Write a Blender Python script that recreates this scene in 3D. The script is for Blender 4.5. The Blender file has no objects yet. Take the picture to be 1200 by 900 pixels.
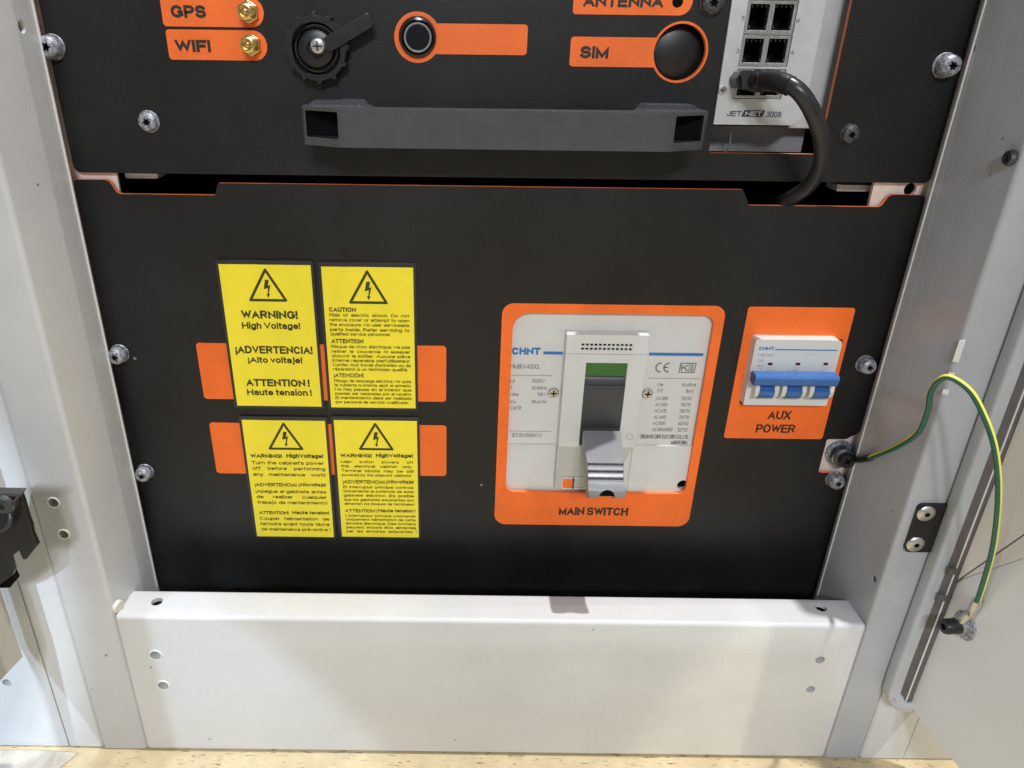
import bpy, bmesh, math, random
from mathutils import Vector, Matrix
from mathutils.geometry import tessellate_polygon
random.seed(7)
S = bpy.context.scene
COL = S.collection
MM = 0.001
# ---------------------------------------------------------------- camera
# world: black panels stand in the plane y = 0, x to the right, z up, camera 0.47 m in front of them (mm below)
D = 470.0
F, CX, CY = 840.0, 541.0, 450.0
def _n(v): return Vector(v).normalized()
DN = _n((518-CX, 2250-CY, F))
FW = Vector((546-CX, 0, F)); FW.y = -(DN.x*FW.x + DN.z*FW.z)/DN.y; FW.normalize()
RT = DN.cross(FW)
cam_d = bpy.data.cameras.new('camera'); cam = bpy.data.objects.new('camera', cam_d); COL.objects.link(cam)
cx = Vector((RT.x, FW.x, -DN.x)); cyd = Vector((RT.y, FW.y, -DN.y)); cz = Vector((RT.z, FW.z, -DN.z))
m = Matrix((cx, -cyd, -cz)).transposed().to_4x4(); m.translation = Vector((0, -D*MM, 0))
cam.matrix_world = m
cam_d.sensor_fit = 'HORIZONTAL'; cam_d.sensor_width = 36; cam_d.lens = F/1200*36
cam_d.shift_x = (600-CX)/1200
cam_d.clip_start = 0.01; cam_d.clip_end = 50
S.camera = cam
# ---------------------------------------------------------------- world, lamps, exposure
w = bpy.data.worlds.new('World'); S.world = w; w.use_nodes = True
bg = w.node_tree.nodes['Background']; bg.inputs[0].default_value = (0.88, 0.93, 1.0, 1); bg.inputs[1].default_value = 0.24
S.view_settings.view_transform = 'Standard'; S.view_settings.look = 'None'
S.view_settings.exposure = -0.05; S.view_settings.gamma = 1
def lamp(name, kind, loc, to, power, color, size, spot=None, blend=0.3):
    l = bpy.data.lights.new(name, kind); l.energy = power; l.color = color
    if kind == 'AREA': l.shape = 'DISK'; l.size = size
    else: l.shadow_soft_size = size
    if kind == 'SPOT': l.spot_size = math.radians(spot); l.spot_blend = blend
    o = bpy.data.objects.new(name, l); COL.objects.link(o); o.location = loc
    o.rotation_euler = (Vector(to)-Vector(loc)).to_track_quat('-Z', 'Y').to_euler()
    return o
lamp('ceiling_lamp', 'AREA', (0.53, -0.12, 2.6), (0.09, -0.06, -0.38), 80, (1.0, 0.99, 0.97), 0.05)
lamp('cool_hall_lamp', 'AREA', (-0.12, -2.4, 1.2), (0, 0, -0.3), 23, (0.84, 0.91, 1.0), 0.25)
lamp('warm_hall_lamp', 'AREA', (0.22, -2.3, 1.3), (0, 0, -0.3), 17, (1.0, 0.985, 0.955), 0.25)
lamp('cool_patch_spot', 'SPOT', (-0.75, -1.5, 0.75), (-0.42, -0.07, -0.75), 64, (0.60, 0.77, 1.0), 0.015, 24, 0.08)  # added spot; its cone edge draws the bluish patch at lower left
lamp('cool_wall_fill', 'SPOT', (-0.50, -1.7, 0.7), (-0.56, -0.07, -0.32), 110, (0.66, 0.81, 1.0), 0.015, 17, 0.1)  # unseen spot added to whiten the left wall
lamp('warm_patch_spot', 'SPOT', (0.9, -1.7, 0.7), (0.47, -0.07, -0.56), 40, (1.0, 0.90, 0.68), 0.015, 18, 0.12)  # added spot, cone shaped to the bright patch at lower right
lamp('door_fill_spot', 'SPOT', (-0.9, -1.0, 0.5), (0.39, -0.25, -0.40), 22, (0.86, 0.93, 1.0), 0.03, 13.5, 0.2)  # made-up spot that brightens only the open right door

# ---------------------------------------------------------------- photograph pixel -> place on a plane (mm)
def ray(px, py):
    c = Vector(((px-CX)/F, (py-CY)/F, 1)); return c.dot(RT), c.dot(DN), c.dot(FW)
def P(px, py, d=0.0):
    x, dn, f = ray(px, py); t = (D-d)/f; return (t*x, -t*dn)
def Pz(px, py, Z):
    x, dn, f = ray(px, py); t = -Z/dn; return (t*x, D-t*f)          # X, d
def Px(px, py, X):
    x, dn, f = ray(px, py); t = X/x; return (D-t*f, -t*dn)          # d, Z
DOOR0 = (342.0, 80.0); DOORV = Vector((5.0, 57.0)).normalized()      # plan (X, d) of the open right door
def Pdoor(px, py, off=0.0):
    x, dn, f = ray(px, py); n = (-DOORV.y, DOORV.x)                  # normal to the left
    ox, od = DOOR0[0]+n[0]*off, DOOR0[1]+n[1]*off
    # point (t*x, D-t*f): dot n = const
    t = (n[0]*ox+n[1]*od - n[1]*D)/(n[0]*x - n[1]*f)
    return Vector((t*x, -(D-t*f), -t*dn))
def V(px, py, d=0.0):
    X, Z = P(px, py, d); return Vector((X, -d, Z))

# ---------------------------------------------------------------- objects
def root_loc(o):
    l = Vector((0, 0, 0))
    while o: l += o.location; o = o.parent
    return l
def tag(o, label=None, cat=None, group=None, kind=None):
    if label: o['label'] = label
    if cat: o['category'] = cat
    if group: o['group'] = group
    if kind: o['kind'] = kind
    return o
def thing(name, loc, label, cat, group=None):
    o = bpy.data.objects.new(name, None); COL.objects.link(o); o.location = Vector(loc)*MM
    o.empty_display_size = 0.01
    return tag(o, label, cat, group)
def obj(name, bm, mats, parent=None, smooth=False, bevel=0, seg=2, angle=35):
    """bm in world mm -> one mesh object; origin at the parent's base, or at its own centre"""
    if not isinstance(mats, (list, tuple)): mats = [mats]
    bmesh.ops.scale(bm, vec=(MM, MM, MM), verts=bm.verts)
    if parent is not None: org = root_loc(parent)
    else:
        vs = [v.co for v in bm.verts]
        org = Vector([(min(v[i] for v in vs)+max(v[i] for v in vs))/2 for i in range(3)])
    bmesh.ops.translate(bm, vec=-org, verts=bm.verts)
    bmesh.ops.recalc_face_normals(bm, faces=bm.faces)
    me = bpy.data.meshes.new(name); bm.to_mesh(me); bm.free()
    for mt in mats: me.materials.append(mt)
    o = bpy.data.objects.new(name, me); COL.objects.link(o)
    if parent is not None: o.parent = parent
    else: o.location = org
    if bevel:
        b = o.modifiers.new('bevel', 'BEVEL'); b.width = bevel*MM; b.segments = seg; b.limit_method = 'ANGLE'
        b.angle_limit = math.radians(angle); b.harden_normals = False
        smooth = True
    if smooth:
        me.polygons.foreach_set('use_smooth', [True]*len(me.polygons))
        e = o.modifiers.new('split', 'EDGE_SPLIT') if not bevel else None
        if e: e.split_angle = math.radians(40)
        if bevel:
            wn = o.modifiers.new('wn', 'WEIGHTED_NORMAL'); wn.keep_sharp = True
    return o
def cut(o, cutters):
    """cut closed bmesh solids (world mm) out of object o for good"""
    bm = bmesh.new()
    for c in cutters:
        t = bpy.data.meshes.new('t'); bmesh.ops.recalc_face_normals(c, faces=c.faces); c.to_mesh(t); c.free(); bm.from_mesh(t); bpy.data.meshes.remove(t)
    bmesh.ops.scale(bm, vec=(MM,)*3, verts=bm.verts)
    bmesh.ops.translate(bm, vec=-root_loc(o), verts=bm.verts)
    cm = bpy.data.meshes.new('cut'); bm.to_mesh(cm); bm.free()
    co = bpy.data.objects.new('cut', cm); COL.objects.link(co)
    co.location = root_loc(o)
    mods = [mm for mm in o.modifiers]
    b = o.modifiers.new('bool', 'BOOLEAN'); b.operation = 'DIFFERENCE'; b.object = co; b.solver = 'EXACT'
    bpy.context.view_layer.update()
    dg = bpy.context.evaluated_depsgraph_get()
    nm = bpy.data.meshes.new_from_object(o.evaluated_get(dg))
    old = o.data; o.modifiers.clear(); o.data = nm; nm.name = old.name
    bpy.data.objects.remove(co); bpy.data.meshes.remove(cm)
    nm.polygons.foreach_set('use_smooth', [True]*len(nm.polygons))
    e = o.modifiers.new('split', 'EDGE_SPLIT'); e.split_angle = math.radians(32)
    return o

# ---------------------------------------------------------------- shapes (all in mm)
def roundpoly(pts, r, n=5):
    if not isinstance(r, (list, tuple)): r = [r]*len(pts)
    out = []
    for i, p in enumerate(pts):
        p = Vector(p[:2]); a = Vector(pts[i-1][:2]); b = Vector(pts[(i+1) % len(pts)][:2])
        if r[i] <= 0: out.append(tuple(p)); continue
        u = (a-p); v = (b-p); lu, lv = u.length, v.length; u.normalize(); v.normalize()
        ang = u.angle(v); t = min(r[i]/math.tan(ang/2), lu*.49, lv*.49); rr = t*math.tan(ang/2)
        c = p + (u+v).normalized()*(rr/math.sin(ang/2))
        s = p+u*t-c; e = p+v*t-c
        a0 = math.atan2(s.y, s.x); a1 = math.atan2(e.y, e.x)
        da = (a1-a0+math.pi) % (2*math.pi)-math.pi
        for k in range(n+1):
            q = a0+da*k/n; out.append((c.x+rr*math.cos(q), c.y+rr*math.sin(q)))
    return out
def circle(cx_, cy_, r, n=32, ry=None):
    ry = ry or r
    return [(cx_+r*math.cos(2*math.pi*k/n), cy_+ry*math.sin(2*math.pi*k/n)) for k in range(n)]
MAPS = {'d': lambda a, b, c: (a, -c, b),     # polygon (X, Z), extruded in d
        'z': lambda a, b, c: (a, -b, c),     # polygon (X, d), extruded in Z
        'x': lambda a, b, c: (c, -a, b)}     # polygon (d, Z), extruded in X
def prism(poly, lo, hi, holes=(), axis='d', bm=None, side=0, cap=0, holeside=None):
    bm = bm or bmesh.new(); mp = MAPS[axis]
    loops = [list(poly)]+[list(h) for h in holes]
    tri = tessellate_polygon([[Vector((p[0], p[1], 0)) for p in l] for l in loops])
    flat = [p for l in loops for p in l]
    lo_v = [bm.verts.new(mp(p[0], p[1], lo)) for p in flat]; hi_v = [bm.verts.new(mp(p[0], p[1], hi)) for p in flat]
    for t in tri:
        for vs in (lo_v, hi_v):
            try: f = bm.faces.new([vs[i] for i in t]); f.material_index = cap
            except ValueError: pass
    k = 0
    for li, l in enumerate(loops):
        n = len(l)
        for i in range(n):
            a, b = k+i, k+(i+1) % n
            f = bm.faces.new((lo_v[a], lo_v[b], hi_v[b], hi_v[a]))
            f.material_index = side if (li == 0 or holeside is None) else holeside
        k += n
    return bm
def sheet(poly, d, holes=(), bm=None, z=None):
    bm = bm or bmesh.new()
    loops = [list(poly)]+[list(h) for h in holes]
    tri = tessellate_polygon([[Vector((p[0], p[1], 0)) for p in l] for l in loops])
    flat = [p for l in loops for p in l]
    vs = [bm.verts.new((p[0], -d, p[1])) for p in flat]
    for t in tri: bm.faces.new([vs[i] for i in t])
    return bm
def dissolve(bm):
    bmesh.ops.dissolve_limit(bm, angle_limit=0.005, verts=bm.verts, edges=bm.edges); return bm
def box(x0, x1, d0, d1, z0, z1, bm=None):
    return dissolve_new(bm, prism([(x0, z0), (x1, z0), (x1, z1), (x0, z1)], d0, d1, bm=bm))
def dissolve_new(old, bm): return bm
def lathe(prof, c, axis=Vector((0, -1, 0)), n=28, bm=None):
    """prof: [(radius, height along axis)]; c: centre in world mm"""
    bm = bm or bmesh.new(); ax = Vector(axis).normalized()
    u = ax.orthogonal().normalized(); v = ax.cross(u); c = Vector(c)
    rings = []
    for r, h in prof:
        if r < 1e-6: rings.append([bm.verts.new(c+ax*h)])
        else: rings.append([bm.verts.new(c+ax*h+(u*math.cos(2*math.pi*k/n)+v*math.sin(2*math.pi*k/n))*r) for k in range(n)])
    for a, b in zip(rings, rings[1:]):
        for k in range(n):
            q = (k+1) % n
            if len(a) == 1 and len(b) == 1: continue
            if len(a) == 1: bm.faces.new((a[0], b[k], b[q]))
            elif len(b) == 1: bm.faces.new((a[k], a[q], b[0]))
            else: bm.faces.new((a[k], a[q], b[q], b[k]))
    return bm
def cyl(c, r, h, axis=(0, -1, 0), n=24):
    return lathe([(0, 0), (r, 0), (r, h), (0, h)], c, axis, n)
def spline(pts, n=8):
    pts = [Vector(p) for p in pts]; out = []
    q = [2*pts[0]-pts[1]]+pts+[2*pts[-1]-pts[-2]]
    for i in range(1, len(q)-2):
        for k in range(n):
            t = k/n; a, b, c, d_ = q[i-1], q[i], q[i+1], q[i+2]
            out.append(0.5*((2*b)+(c-a)*t+(2*a-5*b+4*c-d_)*t*t+(3*b-a-3*c+d_)*t**3))
    out.append(pts[-1]); return out
def tube(pts, r, n=12, bm=None, stripe=None, twist=0.0, sq=1.0):
    bm = bm or bmesh.new(); N = len(pts)
    rr = r if isinstance(r, (list, tuple)) else [r]*N
    up = Vector((0, -1, 0)); rings = []; prev = None
    for i, p in enumerate(pts):
        t = (pts[min(i+1, N-1)]-pts[max(i-1, 0)]).normalized()
        if prev is None: u = t.orthogonal().normalized() if abs(t.dot(up)) > .9 else (up-t*up.dot(t)).normalized()
        else: u = (prev-t*prev.dot(t)).normalized()
        prev = u; v = t.cross(u)
        cs_ = [(math.cos(2*math.pi*k/n+twist*i), math.sin(2*math.pi*k/n+twist*i)) for k in range(n)]
        rings.append([bm.verts.new(p+(u*math.copysign(abs(a)**sq, a)+v*math.copysign(abs(b)**sq, b))*rr[i]) for a, b in cs_])
    for a, b in zip(rings, rings[1:]):
        for k in range(n):
            f = bm.faces.new((a[k], a[(k+1) % n], b[(k+1) % n], b[k]))
            if stripe and k in stripe: f.material_index = 1
    bm.faces.new(rings[0]); bm.faces.new(rings[-1][::-1])
    return bm

# ---------------------------------------------------------------- lettering
# plain grotesque letters drawn as strokes; x in 0..1 of the letter's width, y in cap heights
XH = .73
def A(cx_, cy_, rx, ry, a0, a1, n=7):
    return [(cx_+rx*math.cos(math.radians(a0+(a1-a0)*k/n)), cy_+ry*math.sin(math.radians(a0+(a1-a0)*k/n))) for k in range(n+1)]
h_ = XH/2
G = {
 'A': (.78, [[(0, 0), (.5, 1), (1, 0)], [(.2, .34), (.8, .34)]]),
 'B': (.68, [[(0, 0), (0, 1)]+A(.55, .77, .38, .23, 90, -90)+[(0, .54)], [(0, .54)]+A(.58, .27, .42, .27, 90, -90)+[(0, 0)]]),
 'C': (.72, [A(.5, .5, .5, .5, 42, 318, 14)]),
 'D': (.72, [[(0, 0), (0, 1)]+A(.42, .5, .58, .5, 90, -90, 9)+[(0, 0)]]),
 'E': (.62, [[(1, 1), (0, 1), (0, 0), (1, 0)], [(0, .53), (.9, .53)]]),
 'F': (.58, [[(1, 1), (0, 1), (0, 0)], [(0, .5), (.85, .5)]]),
 'G': (.78, [A(.5, .5, .5, .5, 42, 325, 14)+[(1, .2), (1, .46), (.55, .46)]]),
 'H': (.70, [[(0, 0), (0, 1)], [(1, 0), (1, 1)], [(0, .53), (1, .53)]]),
 'I': (.0, [[(.5, 0), (.5, 1)]]),
 'J': (.46, [[(1, 1), (1, .3)]+A(.5, .3, .5, .3, 0, -180)]),
 'K': (.70, [[(0, 0), (0, 1)], [(1, 1), (0, .36)], [(.32, .58), (1, 0)]]),
 'L': (.54, [[(0, 1), (0, 0), (1, 0)]]),
 'M': (.80, [[(0, 0), (0, 1), (.5, 0), (1, 1), (1, 0)]]),
 'N': (.70, [[(0, 0), (0, 1), (1, 0), (1, 1)]]),
 'O': (.80, [A(.5, .5, .5, .5, 90, 450, 18)]),
 'P': (.64, [[(0, 0), (0, 1)]+A(.55, .72, .45, .28, 90, -90)+[(0, .44)]]),
 'Q': (.80, [A(.5, .5, .5, .5, 90, 450, 18), [(.62, .26), (1, -.04)]]),
 'R': (.70, [[(0, 0), (0, 1)]+A(.53, .74, .42, .26, 90, -90)+[(0, .48)], [(.5, .48), (1, 0)]]),
 'S': (.66, [A(.5, .745, .47, .255, 25, 250, 10)+A(.5, .265, .5, .265, 75, -160, 10)]),
 'T': (.66, [[(0, 1), (1, 1)], [(.5, 1), (.5, 0)]]),
 'U': (.70, [[(0, 1), (0, .38)]+A(.5, .38, .5, .38, 180, 360, 9)+[(1, 1)]]),
 'V': (.74, [[(0, 1), (.5, 0), (1, 1)]]),
 'W': (1.02, [[(0, 1), (.24, 0), (.5, .94), (.76, 0), (1, 1)]]),
 'X': (.72, [[(0, 0), (1, 1)], [(0, 1), (1, 0)]]),
 'Y': (.72, [[(0, 1), (.5, .45), (1, 1)], [(.5, .45), (.5, 0)]]),
 'Z': (.66, [[(0, 1), (1, 1), (0, 0), (1, 0)]]),
 '0': (.54, [A(.5, .5, .5, .5, 90, 450, 16)]), '1': (.28, [[(0, .75), (1, 1), (1, 0)]]),
 '2': (.54, [A(.5, .72, .5, .28, 165, -25, 9)+[(0, 0), (1, 0)]]),
 '3': (.54, [A(.48, .76, .44, .24, 155, -90, 9)+A(.48, .26, .52, .26, 90, -160, 9)]),
 '4': (.58, [[(.75, 0), (.75, 1), (0, .3), (1, .3)]]),
 '5': (.54, [[(.95, 1), (.2, 1), (.08, .5)]+A(.5, .32, .5, .32, 125, -155, 10)]),
 '6': (.54, [A(.55, .55, .55, .45, 50, 180, 7)+A(.5, .31, .5, .31, 180, 530, 14)]),
 '7': (.52, [[(0, 1), (1, 1), (.35, 0)]]), '8': (.54, [A(.5, .77, .42, .23, -90, 270, 12), A(.5, .27, .5, .27, 90, 450, 12)]),
 '9': (.54, [A(.5, .69, .5, .31, 0, 350, 14)+A(.45, .45, .55, .45, 0, -130, 7)]),
 'a': (.46, [A(.5, XH-.22, .48, .22, 160, 0, 6)+[(1, 0)], [(1, XH*.6)]+A(.42, .2, .42, .2, 90, 270, 8)+[(1, .14)]]),
 'b': (.50, [[(0, 1), (0, 0)], A(.5, h_, .5, h_, 180, 540, 14)]), 'c': (.46, [A(.5, h_, .5, h_, 45, 315, 11)]),
 'd': (.50, [[(1, 1), (1, 0)], A(.5, h_, .5, h_, 0, 360, 14)]),
 'e': (.50, [[(0, h_), (1, h_)]+A(.5, h_, .5, h_, 0, 318, 12)]),
 'f': (.26, [A(.95, .78, .6, .22, 90, 180, 4)+[(.35, 0)], [(0, XH), (.95, XH)]]),
 'g': (.50, [A(.5, h_, .5, h_, 0, 360, 14), [(1, XH), (1, -.05)]+A(.5, -.05, .5, .24, 0, -155, 7)]),
 'h': (.46, [[(0, 1), (0, 0)], A(.5, XH-.28, .5, .28, 180, 0, 7)+[(1, 0)]]),
 'i': (.0, [[(.5, 0), (.5, XH)], [(.5, 1.03), (.5, 1.06)]]), 'j': (.14, [[(1, XH), (1, -.1)]+A(.2, -.1, .8, .18, 0, -90, 4), [(1, 1.03), (1, 1.06)]]),
 'k': (.46, [[(0, 1), (0, 0)], [(.95, XH), (0, .26)], [(.35, .44), (1, 0)]]), 'l': (.0, [[(.5, 0), (.5, 1)]]),
 'm': (.78, [[(0, XH), (0, 0)], A(.25, XH-.24, .25, .24, 180, 0, 6)+[(.5, 0)], A(.75, XH-.24, .25, .24, 180, 0, 6)+[(1, 0)]]),
 'n': (.46, [[(0, XH), (0, 0)], A(.5, XH-.28, .5, .28, 180, 0, 7)+[(1, 0)]]), 'o': (.50, [A(.5, h_, .5, h_, 90, 450, 14)]),
 'p': (.50, [[(0, XH), (0, -.28)], A(.5, h_, .5, h_, 180, 540, 14)]), 'q': (.50, [[(1, XH), (1, -.28)], A(.5, h_, .5, h_, 0, 360, 14)]),
 'r': (.26, [[(0, XH), (0, 0)], A(.9, XH-.3, .9, .3, 180, 90, 5)]),
 's': (.42, [A(.5, XH-.18, .46, .18, 20, 255, 8)+A(.5, .19, .5, .19, 75, -160, 8)]),
 't': (.26, [[(.4, .95), (.4, .16)]+A(.85, .16, .45, .16, 180, 270, 4), [(0, XH), (1, XH)]]),
 'u': (.46, [[(0, XH), (0, .27)]+A(.5, .27, .5, .27, 180, 360, 7), [(1, XH), (1, 0)]]), 'v': (.48, [[(0, XH), (.5, 0), (1, XH)]]),
 'w': (.72, [[(0, XH), (.25, 0), (.5, XH*.95), (.75, 0), (1, XH)]]), 'x': (.46, [[(0, 0), (1, XH)], [(0, XH), (1, 0)]]),
 'y': (.48, [[(0, XH), (.52, 0)], [(1, XH), (.4, -.25), (.1, -.28)]]), 'z': (.44, [[(0, XH), (1, XH), (0, 0), (1, 0)]]),
 '!': (.0, [[(.5, 1), (.5, .48)], [(.5, .08), (.5, .0)]]), '¡': (.0, [[(.5, XH), (.5, XH-.08)], [(.5, .25), (.5, -.27)]]),
 '.': (.0, [[(.5, .02), (.5, 0)]]), ',': (.0, [[(.5, .07), (.4, -.15)]]), "'": (.0, [[(.5, 1), (.5, .76)]]), '-': (.24, [[(0, .38), (1, .38)]]),
 '/': (.30, [[(0, -.05), (1, 1.05)]]), '(': (.14, [A(1, .42, 1, .62, 90, 270, 6)]), ')': (.14, [A(0, .42, 1, .62, 90, -90, 6)]),
}
ACC = {'à': ('a', -1), 'ñ': ('n', 0), 'É': ('E', 2), 'é': ('e', 1), 'è': ('e', -1), 'á': ('a', 1), 'ó': ('o', 1), 'ú': ('u', 1), 'Ó': ('O', 2), 'î': ('i', 0), 'ê': ('e', 0), 'â': ('a', 0)}
def stroke(bm, pts, w_, d, closed=False, clip=None):
    """one pen stroke of width w_ with mitred corners"""
    p = [Vector(q) for q in pts]
    p = [q for i, q in enumerate(p) if i == 0 or (q-p[i-1]).length > 1e-5]
    if len(p) > 2 and (p[0]-p[-1]).length < 1e-4: closed = True; p = p[:-1]
    n = len(p); L_, R_ = [], []
    if n < 2: return
    for i in range(n):
        a = p[i-1] if (i or closed) else None; b = p[(i+1) % n] if (i < n-1 or closed) else None
        u = (p[i]-a).normalized() if a is not None else (b-p[i]).normalized()
        v = (b-p[i]).normalized() if b is not None else u
        t = u+v
        if t.length < .05: t = u.copy()
        t.normalize(); nn_ = Vector((-t.y, t.x)); k = 1/max(.22 if clip else .42, abs(nn_.dot(Vector((-u.y, u.x)))))
        q = p[i]
        for side, out in ((1, L_), (-1, R_)):
            a_, b_ = q.x+side*nn_.x*w_/2*k, q.y+side*nn_.y*w_/2*k
            if clip: a_ = min(max(a_, clip[0]), clip[1]); b_ = min(max(b_, clip[2]), clip[3])
            out.append(bm.verts.new((a_, -d, b_)))
    for i in range(n if closed else n-1):
        j_ = (i+1) % n; bm.faces.new((L_[i], L_[j_], R_[j_], R_[i]))
def gap_after(s, i):
    a = s[i]; b = s[i+1] if i+1 < len(s) else ' '
    if a == ' ' or b == ' ': return .0
    g = .12 if (a in 'AVWTYLPFKXvwyrtkfxc' or b in 'AVWTYXvwytfxJ') and a not in 'I!' else .17
    return g-.07*((a in 'AVWTYLF') and (b in 'AVWTY'))
def twidth(s, weight):
    x = 0; gs = .35+weight*.8
    for i, ch in enumerate(s):
        if ch == ' ': x += .42; continue
        b_ = ACC.get(ch, (ch,))[0]; x += G[b_][0]*1.2+weight+gap_after(s, i)*gs
    return x
def put_text(bm, s, x0, x1, zb, cap, d, bold=0.0):
    """one line of print from x0 to x1 with its baseline at zb, capital height cap; bold: 0 thin .. .04 heavy"""
    weight = .125+bold*4.6
    kx = (x1-x0)/(twidth(s, weight)*cap); wd = weight*cap*min(1.1, max(.7, kx**.7)); x = x0
    gs = .35+weight*.8
    for i, ch in enumerate(s):
        if ch == ' ': x += .42*cap*kx; continue
        b_, acc = ACC.get(ch, (ch, None)); gw_, sts = G[b_]; gw_ *= 1.2
        fullw = (gw_+weight)*cap*kx
        inner = max(0, fullw-wd) if gw_ > 0 else 0
        ox = x+wd/2 if gw_ > 0 else x+(fullw-0)/2
        if b_ in 'ij' and acc is not None: sts = sts[:1]
        for si, st in enumerate(sts):
            pts = [(ox+(q[0] if gw_ > 0 else 0)*inner, zb+wd/2+q[1]*(cap-wd)) for q in st]
            clip = None
            if b_ in 'AMNVWvw':
                hi = cap if b_.isupper() else cap*XH
                clip = (x-wd*.1, x+fullw+wd*.1, zb, zb+wd/2+(1 if b_.isupper() else XH)*(cap-wd)+wd/2)
            if (Vector(pts[0])-Vector(pts[-1])).length > wd*.6 or len(pts) == 2:      # square ends
                a_ = (Vector(pts[0])-Vector(pts[1])).normalized()*wd*.5; z_ = (Vector(pts[-1])-Vector(pts[-2])).normalized()*wd*.5
                pts[0] = tuple(Vector(pts[0])+a_)
                if b_ not in 'BDPRG': pts[-1] = tuple(Vector(pts[-1])+z_)
            stroke(bm, pts, wd, d+si*.012, clip=clip)
        if acc is not None:
            xm = ox+inner/2; z0 = zb+cap*(.87 if b_ != 'O' else 1.12); h = cap*.18; q = cap*.13*kx
            if acc in (1, 2): stroke(bm, [(xm-q*.4, z0), (xm+q, z0+h)], wd, d+.02)
            elif acc == -1: stroke(bm, [(xm+q*.4, z0), (xm-q, z0+h)], wd, d+.02)
            else: stroke(bm, [(xm-q*1.3, z0), (xm, z0+h), (xm+q*1.3, z0)], wd*.9, d+.02)
        x += fullw+gap_after(s, i)*gs*cap*kx
def put_just(bm, s, x0, x1, zb, cap, d, bold=0.0):
    """justified line: the words share their width, the gaps stretch"""
    words_ = s.split(' '); weight = .125+bold*4.6
    ws = [twidth(w_, weight)*cap for w_ in words_]
    k = min(1.12, (x1-x0)/(sum(ws)+.55*cap*(len(ws)-1)))
    rest = (x1-x0-sum(ws)*k)/max(1, len(ws)-1); x = x0
    for w_, wd in zip(words_, ws):
        put_text(bm, w_, x, x+wd*k, zb, cap, d, bold); x += wd*k+rest

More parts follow.
